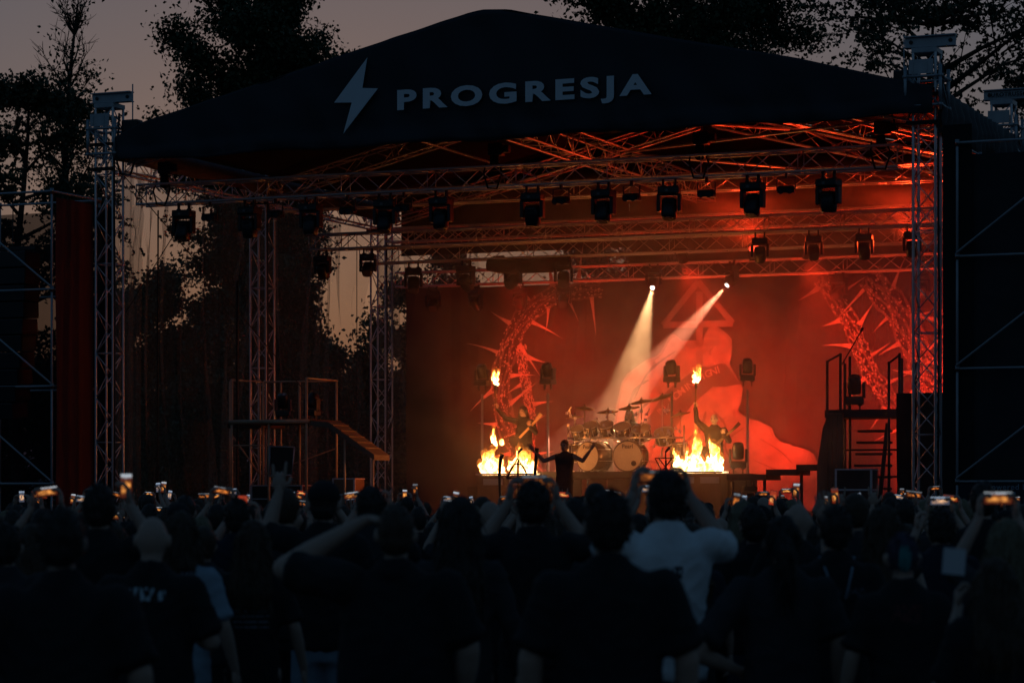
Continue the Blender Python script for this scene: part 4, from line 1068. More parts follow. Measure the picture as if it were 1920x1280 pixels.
part('board_frame', MB().box((14.725, 3.9, 1.2), (14.738, 3.985, 3.52)).box((15.035, 3.9, 1.2), (15.06, 3.985, 3.52)).box((14.725, 3.9, 3.47), (15.06, 3.985, 3.52)), M['wood'], rp, absolute=True)
for k in range(8):
    z = 1.45 + k * .24
    part('stair_tread', MB().box((15.15, 4.1 + k * .09, z), (15.95 - .02 * k, 4.45 + k * .09, z + .05)), M['deck'], rp, absolute=True)
part('stringer', MB().add([(15.7, 4.05, 1.2), (15.78, 4.05, 1.2), (16.0, 4.05, 3.3), (15.92, 4.05, 3.3), (15.7, 4.1, 1.2), (15.78, 4.1, 1.2), (16.0, 4.1, 3.3), (15.92, 4.1, 3.3)], [(0, 1, 2, 3), (7, 6, 5, 4), (0, 4, 5, 1), (1, 5, 6, 2), (2, 6, 7, 3), (3, 7, 4, 0)]), M['black_metal'], rp, absolute=True)
for z in (2.2, 2.75): bar((15.1, 4.02, z), (16.22, 4.02, z), rp, .02, 'black_metal', 'cross_bar')
moving_head(15.12, 4.6, 3.58, .35, 'moving head standing on the stair platform', 'moving heads on platforms', .2, up=True, s=.95)
ms = thing('boom_stand', 'thin boom microphone stand on the stair platform', 'microphone stand', (14.98, 4.3, 3.58))
part('boom', MB().cyl((0, 0, 1.02), (.36, 0, 1.62), .013, n=6).cyl((-.1, 0, .86), (0, 0, 1.02), .016, n=6), M['black_metal'], ms); part('microphone', MB().caps((.36, 0, 1.62), .025, (.39, 0, 1.68), .03), M['black_plastic'], ms, True)
part('pole', MB().cyl((0, 0, 0.02), (0, 0, 1.05), .014, n=6), M['black_metal'], ms); part('base', MB().cyl((0, 0, 0), (0, 0, .02), .14, n=16), M['black_metal'], ms)
flight('dark case stack in front of the open stairs', 15.45, 3.3, 1.2, .75, .5, 1.15, 'deck', False)
wk = thing('walkway', 'dark stepped walkway between the flames and the stair platform', 'walkway', (13.6, 4.1, 1.2))
for a, b, z in ((12.5, 13.35, 2.26), (13.36, 14.0, 2.36), (14.01, 14.6, 2.46)):
    part('walk_board', MB().box((a, 4.1, z - .12), (b, 5.2, z)), M['deck'], wk, absolute=True)
for u, z in ((12.6, 2.1), (13.3, 2.2), (14.1, 2.3)): post(u, 4.2, 1.2, z, wk, .035, 'black_metal', 'leg')
moving_head(12.85, 4.6, 2.1, .9, 'floor light hanging under the stepped walkway', 'floor moving heads', .5, s=.7)
solo('black_masking_panel', curtain([(16.42, 3.0), (17.6, 3.0)], 1.2, 3.86, .03, .35, 60, 4, 31), M['drape'], 'black masking cloth panel between the stairs and the right front tower', 'drape', (17, 3, 1.2), smooth=True)
# tower-side drapes
solo('black_drape', curtain([(18.27, -.9), (18.8, -.9)], .05, 8.6, .01, .3, 40, 6, 33), M['drape'], 'narrow black drape beside the right front tower', 'drape', (18.4, -.9, .05), smooth=True)

# ------------------------------------------------------------------ speaker wings of tube scaffold
def wing(label, posts_u, v0, v1, lv, diag, side, top):
    t = thing('scaffold_wing', label, 'scaffold', (posts_u[0], v0, 0), 0, 'speaker wings')
    B = BASE[t.name]
    for v in (v0, v1):
        for u in posts_u:
            for k in range(len(lv)):
                z0 = 0 if k == 0 else lv[k - 1] + .06
                rod((u, v, z0), (u, v, lv[k] + .05), .026, t, 'standard', M['scaff'], B)
            for z in lv: rod((u, v, z - .06), (u, v, z + .06), .042, t, 'coupler', M['scaff'], B)
        for z in lv:
            for a, b in zip(posts_u, posts_u[1:]): rod((a, v, z), (b, v, z), .024, t, 'ledger', M['scaff'], B)
    for z in lv:
        for u in posts_u: rod((u, v0, z), (u, v1, z), .024, t, 'transom', M['scaff'], B)
    zl = [0] + list(lv)
    for a, b in zip(posts_u, posts_u[1:]):
        for z0, z1 in zip(zl, zl[1:]):
            p, q = ((a, v0 - .05, z0 + .06), (b, v0 - .05, z1 - .06))
            if diag < 0: p, q = ((b, v0 - .05, z0 + .06), (a, v0 - .05, z1 - .06))
            rod(p, q, .022, t, 'diagonal', M['scaff'], B)
    return t
LV = (2.07, 4.13, 6.18, 8.25)
wing('tube scaffold of the left speaker wing', (-.8, -3.37, -5.94), -1, .9, LV, 1, -1, 8.2)
wing('tube scaffold of the right speaker wing', (18.55, 21.12, 23.69), -1, .9, LV, 1, 1, 8.2)
solo('wing_mesh', curtain([(-6, 1.0), (-.85, 1.0)], .1, 8.05, .02, .8, 120, 6, 41), M['mesh'], 'black open mesh behind the left speaker scaffold', 'mesh', (-3, 1, .1), smooth=True)
solo('wing_mesh', curtain([(18.6, -.82), (23.8, -.82)], .1, 8.05, .02, .8, 120, 6, 42), M['wing_cloth'], 'black cloth filling the right speaker scaffold', 'mesh', (21, -.8, .1), smooth=True)
solo('wing_drape', curtain([(-.72, -.95), (-.70, .45)], .05, 8.12, .035, .42, 90, 8, 45), M['wing_drape'], 'red lit side drape closing the left speaker wing', 'drape', (-.72, 0, .05), smooth=True)
solo('wing_drape', curtain([(-.66, .5), (-.3, .62)], .05, 8.05, .02, .3, 40, 8, 46), M['drape'], 'black drape between the red lit drape and the left front tower', 'drape', (-.5, .5, .05), smooth=True)
sp = thing('line_array', 'curved hang of black speaker boxes inside the left wing', 'speaker', (-2.2, -.35, 7.2))
part('fly_bar', MB().box((-.55, -.06, -.1), (.6, .06, -.02)).cyl((0, 0, -.02), (0, 0, 1.0), .012), M['black_metal'], sp)
for k in range(10):
    b = MB().cbox((-.5, -.3, -.17), (.5, .3, .17), .02)
    o = part('speaker_box', b, M['black_plastic'], sp); o.location = (0, -.006 * k * k, -.32 - k * .36); o.rotation_euler = (R(.7 * k), 0, 0)
bn = thing('sponsor_banner', 'dark sponsor banner with pale lettering at the foot of the right wing', 'banner', (18.62, -1.12, .15))
part('banner_cloth', MB().box((18.62, -1.12, .15), (21.0, -1.115, 2.03)), M['tee_navy'], bn, absolute=True)
me = text_mesh('powered by', .15, .001, .001, 1.1, 'LEFT'); me.transform(Matrix.Translation((.5, -.006, 1.77)) @ Matrix.Rotation(R(90), 4, 'X')); part('small_lettering', me, M['denim_pale'], bn)
me = text_mesh('Turb', .42, .004, .001, 1.05, 'LEFT'); me.transform(Matrix.Translation((.77, -.006, 1.44)) @ Matrix.Rotation(R(90), 4, 'X')); part('lettering', me, M['denim_pale'], bn)
rg_ = MB()
rg_.tube([(.6 + .13 * math.cos(a), -.008, 1.58 + .13 * math.sin(a)) for a in np.linspace(-2.2, 3.9, 26)], .014, 6); rg_.cyl((.6, -.01, 1.45), (.6, -.006, 1.45), .03, n=10)
part('ring_logo', rg_, M['denim_pale'], bn)

# guy wires and hanging cables on the gauze side
for i, (a, b, r, lb) in enumerate((((.55, 1.1, 8.0), (.0, 2.0, 1.2), .018, 'black cable dropping from the left end of the front truss'),
                                  ((.2, .2, 8.7), (2.2, 6.0, 3.6), .010, 'thin guy wire slanting down inside the gauze'),
                                  ((1.2, 1.2, 7.9), (-.2, 1.0, 5.8), .010, 'thin wire slanting from the front truss to the left tower'),
                                  ((.9, 2.5, 8.7), (.9, 2.5, 1.2), .008, 'plumb wire hanging near the front left tower'),
                                  ((1.1, 2.8, 8.7), (1.1, 2.8, 1.2), .006, 'thin plumb line hanging beside the plumb wire'),
                                  ((.8, 4.2, 6.7), (.8, 4.2, 1.2), .03, 'slim upright pipe standing in front of the gauze'),
                                  ((2.0, 11.5, 7.4), (.4, 13.0, 3.0), .010, 'guy wire slanting across the pale gauze strip'),
                                  ((.6, 10.8, 8.4), (.6, 10.8, 1.2), .010, 'plumb wire hanging before the pale gauze strip'))):
    solo('rigging_wire', MB().tube([Vector(a).lerp(Vector(b), f) for f in np.linspace(0, 1, 6)], r, 6), M['cable'], lb, 'wire', a, smooth=True)

# ------------------------------------------------------------------ people
def hand(mb, wrist, d, n, thumb, kind, s=1.):
    """palm and five jointed fingers; d = pointing direction, n = palm normal, thumb = +1/-1 side"""
    w = Vector(wrist); d = Vector(d).normalized(); n = Vector(n); n = (n - d * n.dot(d)).normalized(); x = d.cross(n) * thumb
    pc = w + d * .05 * s
    mb.ell(pc, (.042 * s, .018 * s, .055 * s), 10, 6, Matrix((x, n, d)).transposed())
    curls = {'relaxed': (.35, .4, .45, .5), 'grip': (1.0, 1.05, 1.1, 1.1), 'open': (.08, .05, .08, .1), 'horns': (.05, 1.45, 1.45, .08), 'phone': (.7, .75, .8, .85)}[kind]
    for k, (o, L, c) in enumerate(zip((.033, .011, -.011, -.031), (.078, .086, .08, .063), curls)):
        p = w + d * .092 * s + x * o * s; dd = d + x * o * 3.0 * (1 if kind in ('open', 'horns') else .4); dd.normalize(); ang = 0
        for j, fl in enumerate((.45, .32, .23)):
            ang += c * (.75 if j == 0 else 1.0) ; q = p + (dd * math.cos(ang) + n * math.sin(ang)) * L * fl * s
            mb.caps(p, (.0105 - .001 * j) * s, q, (.0095 - .001 * j) * s, 6); p = q
    t0 = w + d * .03 * s + x * .03 * s
    t1 = t0 + (x * .8 + d * .7 + n * .3).normalized() * .04 * s
    t2 = t1 + ((x * .2 + d * .8 + n * .5) if kind in ('grip', 'phone', 'horns') else (x * .6 + d * .8)).normalized() * .032 * s
    mb.caps(t0, .013 * s, t1, .0115 * s, 6); mb.caps(t1, .011 * s, t2, .009 * s, 6)

ARMS = {   # elbow, wrist, hand direction, palm normal, hand kind ; right side (x > 0), mirrored for the left
    'down': ((.27, -.02, 1.17), (.30, .08, .92), (.05, .12, -1), (-1, .1, 0), 'relaxed'),
    'phone': ((.27, .20, 1.36), (.11, .36, 1.66), (-.05, .05, 1), (-1, .0, 0), 'phone'),
    'phone_high': ((.27, .16, 1.55), (.10, .25, 1.82), (-.03, .02, 1), (-1, 0, 0), 'phone'),
    'one_phone': ((.28, .16, 1.52), (.15, .26, 1.80), (-.05, .02, 1), (-1, 0, 0), 'phone'),
    'phone_wide': ((.29, .14, 1.45), (.13, .24, 1.70), (-.1, .02, 1), (-1, 0, 0), 'phone'),
    'horns': ((.32, .06, 1.50), (.27, .12, 1.75), (0, .02, 1), (0, 1, 0), 'horns'),
    'open': ((.33, .06, 1.48), (.33, .14, 1.72), (.1, .02, 1), (0, 1, 0), 'open'),
    'on_head': ((.47, .0, 1.50), (.15, .06, 1.70), (-1, .15, .12), (0, 0, -1), 'relaxed'),
    'shade': ((.46, .18, 1.52), (.15, .2, 1.74), (-1, .1, .1), (0, 0, -1), 'relaxed'),
    'hip': ((.43, -.10, 1.12), (.22, .06, 1.02), (-1, .35, -.2), (-.2, -.5, -1), 'relaxed'),
    'front': ((.29, .02, 1.16), (.18, .26, 1.16), (-.7, .7, .1), (0, 0, 1), 'relaxed'),
    'paper': ((.29, .0, 1.16), (.13, .28, 1.56), (0, .3, 1), (-1, 0, 0), 'grip'),
    'torch_out': ((.42, .10, 1.52), (.62, .16, 1.74), (.25, .05, 1), (0, 1, 0), 'grip'),
    'torch_up': ((.36, .06, 1.64), (.40, .10, 1.93), (.02, 0, 1), (0, 1, 0), 'grip'),
    'spread': ((.43, .08, 1.36), (.66, .16, 1.60), (.6, .1, .8), (0, 1, .3), 'open'),
    'guitar_pick': ((.30, .02, 1.16), (.12, .24, 1.06), (-.8, .3, -.4), (0, -1, -.2), 'grip'),
    'guitar_neck': ((.33, .10, 1.20), (.30, .34, 1.34), (0, .2, 1), (0, -1, 0), 'grip'),
    'drum': ((.33, .14, 1.12), (.20, .38, 1.12), (0, 1, -.1), (0, 0, -1), 'grip'),
}
def mir(p, s): return (p[0] * s, p[1], p[2])
NP = [0]
def person(label, loc, rz=0., H=1.78, wide=1., armR='down', armL='down', top='tee_black', sleeves='short', bottom='denim', shorts=False,
           hair='short', hairm='hair_dark', skin='skin', vox=.02, group=None, stage=False, vneck=False, head_tilt=0., face=False, belly=0., name='person', lean=0., headwear=None):
    t = thing(name, label, 'person', loc, rz, group, stage)
    k = H / 1.8
    def S(p): return Vector(p) * k
    W = wide
    body = MB(); fing = MB()
    # --- body: one continuous skin
    hx = head_tilt
    hc = Vector((hx * .12, .02, 1.685))
    body.ell(hc * k, (.077 * k, .097 * k, .113 * k), 18, 12)
    body.ell((hc + Vector((0, .042, -.055))) * k, (.058 * k, .058 * k, .062 * k), 14, 9)
    body.caps((hc + Vector((0, .105, .0))) * k, .010 * k, (hc + Vector((0, .118, -.03))) * k, .016 * k, 8)
    body.caps((hc + Vector((-.035, .088, .022))) * k, .012 * k, (hc + Vector((.035, .088, .022))) * k, .012 * k, 8)
    body.caps((hc + Vector((-.02, .092, -.062))) * k, .010 * k, (hc + Vector((.02, .092, -.062))) * k, .010 * k, 8)
    for s in (-1, 1): body.ell((hc + Vector((s * .089, -.002, -.014))) * k, (.015 * k, .023 * k, .036 * k), 8, 6)
    body.caps(S((0, -.012, 1.45)), .058 * k, S((0, .0, 1.60)), .055 * k, 12)
    body.loft([(0, 0, z * k, rx * k * W, ry * k) for z, rx, ry in ((.86, .13, .09), (1.1, .125, .085), (1.3, .15, .095), (1.40, .13, .075), (1.44, .07, .05))], 16)
    for s, a in ((1, armR), (-1, armL)):
        e, w, hd_, pn, kd = ARMS[a]
        sh = (.185 * s * W, -.01, 1.43 + (.03 if w[2] > 1.5 else 0))
        e, w = Vector(mir(e, s)), Vector(mir(w, s)); e.x += s * (W - 1) * .18
        body.caps(S(sh), .055 * k * W, S(e), .042 * k * W, 10)
        body.caps(S(e), .043 * k * W, S(e.lerp(w, .35)), .043 * k * W, 10); body.caps(S(e.lerp(w, .35)), .043 * k * W, S(w), .028 * k, 10)
        body.caps(S(w), .027 * k, S(w + Vector(mir(hd_, s)).normalized() * .03), .026 * k, 8)
        hand(fing, S(w), mir(hd_, s), mir(pn, s), -s if kd in ('phone', 'one_phone') else s * (1 if pn[1] >= 0 else -1), kd, k)
    for s in (-1, 1):
        body.caps(S((.09 * s, 0, .9)), .085 * k, S((.105 * s, .015, .49)), .055 * k, 10)
        body.caps(S((.105 * s, .015, .49)), .055 * k, S((.105 * s, -.02, .3)), .055 * k, 10)
        body.caps(S((.105 * s, -.02, .3)), .055 * k, S((.105 * s, -.02, .09)), .038 * k, 10)
    bme = merge(fuse(body, vox * .8, 4), fing.mesh('f', True))
    part('body', bme, M[skin], t)
    # --- top
    sh = MB()
    B = belly
    sh.loft([(0, B * .03, z * k, (rx + B * bx) * k * (W if z < 1.49 else 1 + (W - 1) * .4 if z < 1.52 else 1), (ry + B * by) * k) for z, rx, ry, bx, by in
             ((.83, .180, .130, .03, .04), (.92, .180, .130, .04, .05), (1.04, .172, .125, .04, .06), (1.15, .172, .122, .03, .05), (1.27, .184, .128, .01, .02), (1.37, .198, .128, 0, 0), (1.445, .19, .115, 0, 0), (1.495, .142, .098, 0, 0), (1.535, .095, .085, 0, 0), (1.55, .088, .08, 0, 0))], 20)
    sh.cyl(S((0, -.014, 1.49)), S((0, -.006, 1.572)), .086 * k, .073 * k, 16)
    for s, a in ((1, armR), (-1, armL)):
        e, w = Vector(mir(ARMS[a][0], s)), Vector(mir(ARMS[a][1], s)); up = ARMS[a][1][2] > 1.5
        e.x += s * (W - 1) * .18
        p = Vector((.178 * s * W, -.01, 1.43 + (.035 if up else 0)))
        if sleeves == 'none': sh.caps(S(p + Vector((-.03 * s, 0, 0))), .07 * k, S(p), .062 * k, 10); continue
        f = .70 if sleeves == 'short' else 1.
        q = p.lerp(e, f)
        sh.caps(S(p), .076 * k * W, S(q), (.070 if sleeves == 'short' else .058) * k * W, 12)
        if sleeves == 'short': sh.cyl(S(q), S(q + (e - p).normalized() * .045), .076 * k * W, .080 * k * W, 12)
        if sleeves == 'long': sh.caps(S(e), .058 * k * W, S(w), .04 * k * W, 10)
    sme = fuse(sh, vox, 5)
    n = len(sme.vertices); co = np.empty(n * 3, np.float32); sme.vertices.foreach_get('co', co); co = co.reshape(-1, 3)
    nn = np.empty(n * 3, np.float32); sme.vertices.foreach_get('normal', nn); nn = nn.reshape(-1, 3)
    NP[0] += 1; sd = NP[0] * 3.7
    for i in range(n):
        x, y, z = co[i]
        a = mnoise.noise(Vector((x * 6 + z * 4.0 * math.copysign(1, x), y * 6, z * 10.0 - abs(x) * 7 + sd)))
        b = mnoise.noise(Vector((x * 11, y * 11 + sd, z * 5)))
        co[i] += nn[i] * (((1 - abs(a)) ** 5 - .3) * .010 + b * .004) * k
    sme.vertices.foreach_set('co', co.ravel()); sme.update()
    part('shirt', sme, M[top], t)
    # --- trousers
    tr = MB()
    tr.loft([(0, 0, z * k, rx * k * W, ry * k) for z, rx, ry in ((.76, .165, .115), (.86, .17, .12), (.97, .16, .112), (1.02, .15, .105))], 16)
    for s in (-1, 1):
        tr.caps(S((.09 * s, 0, .84)), .095 * k * W, S((.108 * s, .015, .50)), (.08 if not shorts else .092) * k, 10)
        if not shorts: tr.caps(S((.108 * s, .015, .50)), .08 * k, S((.108 * s, -.02, .11)), .07 * k, 10)
    part('trousers', fuse(tr, vox * 1.2, 4), M[bottom], t)
    for s in (-1, 1):
        part('shoe', MB().loft([(.108 * s * k, y, z, rx, ry) for y, z, rx, ry in ((.05, 0, .05, .14), (.05, .04, .052, .142), (.01, .08, .045, .09), (-.02, .12, .042, .055))], 14), M['shoe'], t, True)
    # --- hair
    c = hc * k
    hr = MB()
    if hair in ('short', 'fuzz'):
        g_ = .010 if hair == 'short' else .004
        hr.ell(c + Vector((0, -.014, .016)) * k, ((.080 + g_) * k, (.093 + g_) * k, (.108 + g_) * k), 20, 14)
        hr.ell(c + Vector((0, -.035, -.04)) * k, (.072 * k, (.07 + g_) * k, .075 * k), 16, 10)
    elif hair in ('long', 'bob', 'very_long', 'hooded'):
        hr.ell(c + Vector((0, -.016, .018)) * k, (.092 * k, .105 * k, .118 * k), 20, 14)
        zl = {'long': -.42, 'bob': -.20, 'very_long': -.55, 'hooded': -.36}[hair]
        m_ = [(0, -.04, .04, .09, .08), (0, -.06, -.08, .105, .075), (0, -.085, -.2, .125, .06)]
        if hair != 'bob': m_ += [(0, -.12, -.30, .13, .05), (0, -.125, zl + .03, .11, .035), (0, -.125, zl, .08, .02)]
        hr.loft([(c.x + a * k, c.y + b * k, c.z + z * k, rx * k, ry * k) for a, b, z, rx, ry in m_][::-1], 22, 2.2)
        for s in (-1, 1): hr.caps(c + Vector((.078 * s, -.01, .03)) * k, .028 * k, c + Vector((.11 * s, -.005, max(zl, -.28))) * k, .03 * k, 8)
    elif hair == 'ponytail':
        hr.ell(c + Vector((0, -.014, .016)) * k, (.089 * k, .102 * k, .117 * k), 20, 14)
        hr.tube([c + Vector((0, -.1, .03)) * k, c + Vector((0, -.16, -.05)) * k, c + Vector((.01, -.16, -.2)) * k, c + Vector((0, -.15, -.34)) * k], [.03 * k, .045 * k, .04 * k, .012 * k], 10)
    elif hair == 'mohawk':
        hr.ell(c + Vector((0, -.012, .012)) * k, (.081 * k, .098 * k, .114 * k), 20, 14)
    if hr.v:
        me = fuse(hr, vox * .7, 3)
        n = len(me.vertices); co = np.empty(n * 3, np.float32); me.vertices.foreach_get('co', co); co = co.reshape(-1, 3)
        nn = np.empty(n * 3, np.float32); me.vertices.foreach_get('normal', nn); nn = nn.reshape(-1, 3)
        amp = .010 if hair in ('long', 'bob', 'very_long', 'hooded', 'ponytail') else .004
        sd = len(bpy.data.objects) % 50
        # clear the face: hair ends at the hairline
        for i in range(n):
            p = Vector(co[i]); a = math.atan2(p.x, -p.y)
            r_ = math.sin(a * 34 + 3 * mnoise.noise(Vector((p.x * 8, p.y * 8, p.z * 6 + sd)))) * .5 + mnoise.noise(Vector((p.x * 40, p.y * 40, p.z * 9 + sd)))
            co[i] += nn[i] * amp * r_ * k
            q = p - c
            if q.y > .045 * k and q.z < .05 * k and hair != 'hooded': co[i][1] -= min(.05 * k, (q.y - .045 * k)) + .012 * k
        me.vertices.foreach_set('co', co.ravel()); me.update()
        # loose strands breaking the outline
        longh = amp > .005; ns = (520 if vox < .02 else 160) if not longh else (640 if vox < .02 else 200)
        if hair == 'fuzz': ns = ns // 3
        rs = np.random.default_rng(sd + n); ii = rs.integers(0, n, ns)
        ii = ii[~((co[ii, 1] - c.y > .03 * k) & (co[ii, 2] - c.z < .06 * k))]; m2 = len(ii)
        L_ = (rs.uniform(.05, .13, m2) if longh else rs.uniform(.012, .032, m2))[:, None] * k
        dn = np.array([0, -.1, -1.]) if longh else np.array([0, -.3, -.35])
        dv = nn[ii] * rs.uniform(.12, .5, m2)[:, None] * (1 if longh else 2) + dn + rs.normal(size=(m2, 3)) * (.12 if longh else .45)
        dv /= np.linalg.norm(dv, axis=1)[:, None]; sdv = np.cross(dv, rs.normal(size=(m2, 3))); sdv /= np.linalg.norm(sdv, axis=1)[:, None]
        wv = .0045 * k
        vv = np.stack([co[ii] - sdv * wv, co[ii] + sdv * wv, co[ii] + dv * L_], 1).reshape(-1, 3)
        sm_ = bpy.data.meshes.new('strands'); sm_.from_pydata(vv.tolist(), [], [(3 * q, 3 * q + 1, 3 * q + 2) for q in range(m2)])
        me = merge(me, sm_)
        ho_ = part('hair', me, M[hairm], t)
        if hair == 'mohawk':
            part('hair_patch', fuse(MB().ell(c + Vector((0, -.075, -.0)) * k, (.042 * k, .04 * k, .085 * k), 14, 10), vox * .6, 3), M['hair_teal'], ho_)
    if headwear == 'cap':
        cp = MB().ell(c + Vector((0, -.01, .045)) * k, (.096 * k, .112 * k, .088 * k), 20, 12)
        cp.loft([(c.x, c.y + .13 * k, c.z + .035 * k, .075 * k, .075 * k), (c.x, c.y + .13 * k, c.z + .047 * k, .075 * k, .075 * k)], 16)
        part('baseball_cap', fuse(cp, vox * .7, 3), M['tee_black'], t)
    if face:
        ey = MB()
        for s in (-1, 1): ey.ell(c + Vector((.033 * s, .088, .008)) * k, (.017 * k, .014 * k, .011 * k), 10, 7)
        part('eyes', ey, M['black_plastic'], t, True)
        part('mouth', MB().ell(c + Vector((0, .099, -.064)) * k, (.024 * k, .008 * k, .006 * k), 10, 6), M['tee_black'], t, True)
    return t

def at(px, d):
    """ground spot d metres ahead on the sight line whose picture column is px (of 1920)"""
    return ((px - 960) / 4830 * d, d, 0)

# printed shirts (flat print on the back)
def print_tee(name, base, ink, mode):
    m = mat(name, base, .9, 0, .3, 5, .5, 9)
    nt, N, L = nodes_of(m); b = N['Principled BSDF']; src = b.inputs['Base Color'].links[0].from_socket
    tc = N.new('ShaderNodeTexCoord'); sx = N.new('ShaderNodeSeparateXYZ'); L.new(tc.outputs['Object'], sx.inputs[0])
    def rng_(sock, a, c):
        x = N.new('ShaderNodeMath'); x.operation = 'COMPARE'; L.new(sock, x.inputs[0]); x.inputs[1].default_value = (a + c) / 2; x.inputs[2].default_value = (c - a) / 2; return x.outputs[0]
    def mul(a, c):
        x = N.new('ShaderNodeMath'); x.operation = 'MULTIPLY'; L.new(a, x.inputs[0]); L.new(c, x.inputs[1]); return x.outputs[0]
    if mode == 'band':
        k = mul(rng_(sx.outputs[0], -.09, .09), rng_(sx.outputs[2], 1.30, 1.365)); sc = (28, 1, 12); th = .5
    elif mode == 'list':
        k = mul(rng_(sx.outputs[0], -.10, .10), rng_(sx.outputs[2], 1.08, 1.36))
        wv = N.new('ShaderNodeMath'); wv.operation = 'SINE'; mm = N.new('ShaderNodeMath'); mm.operation = 'MULTIPLY'; mm.inputs[1].default_value = 210; L.new(sx.outputs[2], mm.inputs[0]); L.new(mm.outputs[0], wv.inputs[0])
        gt = N.new('ShaderNodeMath'); gt.operation = 'GREATER_THAN'; gt.inputs[1].default_value = .2; L.new(wv.outputs[0], gt.inputs[0]); k = mul(k, gt.outputs[0]); sc = (60, 1, 30); th = .45
    elif mode == 'faint':
        k = mul(rng_(sx.outputs[0], -.07, .07), rng_(sx.outputs[2], 1.22, 1.30)); sc = (40, 1, 20); th = .5
    elif mode == 'emblem':
        k = mul(rng_(sx.outputs[0], .005, .06), rng_(sx.outputs[2], 1.395, 1.455)); sc = (38, 1, 24); th = .42
    else:
        k = mul(rng_(sx.outputs[0], -.13, .13), rng_(sx.outputs[2], 1.28, 1.33)); sc = (30, 1, 60); th = .5
    y = N.new('ShaderNodeMath'); y.operation = 'LESS_THAN'; y.inputs[1].default_value = 0; L.new(sx.outputs[1], y.inputs[0]); k = mul(k, y.outputs[0])
    mp = N.new('ShaderNodeMapping'); mp.inputs['Scale'].default_value = sc; L.new(tc.outputs['Object'], mp.inputs[0])
    no = N.new('ShaderNodeTexNoise'); no.inputs['Scale'].default_value = 1.6; no.inputs['Detail'].default_value = 2; L.new(mp.outputs[0], no.inputs['Vector'])
    g2 = N.new('ShaderNodeMath'); g2.operation = 'GREATER_THAN'; g2.inputs[1].default_value = th; L.new(no.outputs[0], g2.inputs[0]); k = mul(k, g2.outputs[0])
    mx = N.new('ShaderNodeMix'); mx.data_type = 'RGBA'; L.new(k, mx.inputs[0]); L.new(src, mx.inputs[6]); mx.inputs[7].default_value = (*ink, 1); L.new(mx.outputs[2], b.inputs['Base Color'])
    M[name] = m
print_tee('tee_print_band', (.016, .016, .018), (.5, .58, .62), 'band')
print_tee('tee_print_list', (.016, .016, .018), (.22, .25, .28), 'list')
print_tee('tee_print_stripe', (.018, .018, .02), (.10, .11, .13), 'stripe')
print_tee('tee_print_faint', (.016, .016, .018), (.10, .03, .03), 'faint')
print_tee('tee_white_emblem', (.84, .84, .86), (.03, .03, .04), 'emblem')

FG = 'concert goers standing near the camera'
V1 = .016
def fg(label, px, d, top_y, **k):
    H = 1.8 + (930 - top_y) * d / 4830
    k.setdefault('vox', V1)
    return person(label, at(px, d), H=H, **k)
fg('broad man with short dark hair in a plain black tee, arms hanging', 115, 9.7, 958, wide=1.22, belly=.4)
fg('bald man in black tee with a pale blue print across the shoulders', 284, 12.4, 967, wide=1.1, top='tee_print_band', hair='none', rz=R(-6), armR='front', belly=.5)
fg('person with chin length brown hair in a light blue tee', 338, 13.8, 964, top='tee_blue', hair='bob', hairm='hair_brown', bottom='denim_pale', rz=R(-14))
fg('tall short haired man in black tee raising one hand beside his head', 186, 14.3, 912, armR='phone_wide', wide=1.05, bottom='trouser')
fg('man in a black baseball cap and pale denim shorts, one hand in horns', 607, 15.6, 905, headwear='cap', hair='fuzz', armL='horns', bottom='denim_pale', shorts=True, top='tee_black', wide=1.08)
fg('woman with long brown hair in a black tee with a printed list', 474, 14.2, 980, hair='long', hairm='hair_brown', top='tee_print_list', wide=.92, bottom='denim')
fg('heavy man in black tee shading his brow with a bent arm', 742, 11.2, 950, armL='shade', wide=1.3, belly=.8, hair='fuzz', hairm='hair_brown', top='tee_black', bottom='trouser')
fg('woman with very long straight dark hair in a dark top', 862, 13.0, 938, hair='very_long', top='tee_char', wide=.95, sleeves='long')
fg('man in black tee and dark shorts lifting a phone above his head', 1000, 14.2, 905, armR='phone_wide', armL='phone_wide', shorts=True, bottom='trouser', wide=1.02)
fg('broad man with thick dark hair in a plain black tee before the white tee', 1141, 9.9, 926, wide=1.16, belly=.2, bottom='trouser')
fg('tall man in a white tee with a small dark emblem, arms raised', 1251, 12.8, 886, top='tee_white_emblem', armR='phone_wide', armL='phone_wide', wide=1.05, bottom='denim', rz=R(4))
fg('man with a ponytail in black tee standing with a hand on his hip', 1467, 12.4, 972, hair='ponytail', armL='hip', wide=1.12, top='tee_char', bottom='trouser')
strap_man = fg('man in black tee with a thin grey stripe print and pale neck strap', 1568, 13.4, 952, top='tee_print_stripe', wide=1.0, bottom='denim')
st_ = MB()
for s_ in (-1, 1): st_.tube([(.06 * s_, .05, 1.46), (.088 * s_, -.02, 1.485), (.065 * s_, -.115, 1.41), (.03 * s_, -.145, 1.27)], .007, 6)
part('neck_strap', st_, M['denim_pale'], strap_man, True)
fg('person with shaved sides and a teal hair patch in black tee', 1693, 12.0, 1001, hair='mohawk', hairm='hair_purple', top='tee_print_faint', wide=.98, bottom='trouser')
fg('woman with long brown hair in a dark sleeveless top', 1658, 14.4, 953, hair='long', hairm='hair_brown', wide=.92, sleeves='none', armL='open')
fg('blonde woman with long hair holding up a phone in both hands', 1888, 12.6, 978, hair='long', hairm='hair_blonde', armR='phone_high', armL='phone_high', wide=.92, top='tee_char')
fg('short woman with long brown hair holding a white sheet of paper', 1866, 10.6, 1052, hair='long', hairm='hair_brown', armL='paper', wide=.95, top='tee_black')
fg('man with short dark hair in a navy tee behind the blonde woman', 1766, 16.2, 956, top='tee_navy', armL='phone', wide=1.0)
fg('short haired man in charcoal tee between the cap wearer and the heavy man', 695, 17.0, 916, top='tee_char', armR='phone', armL='phone')
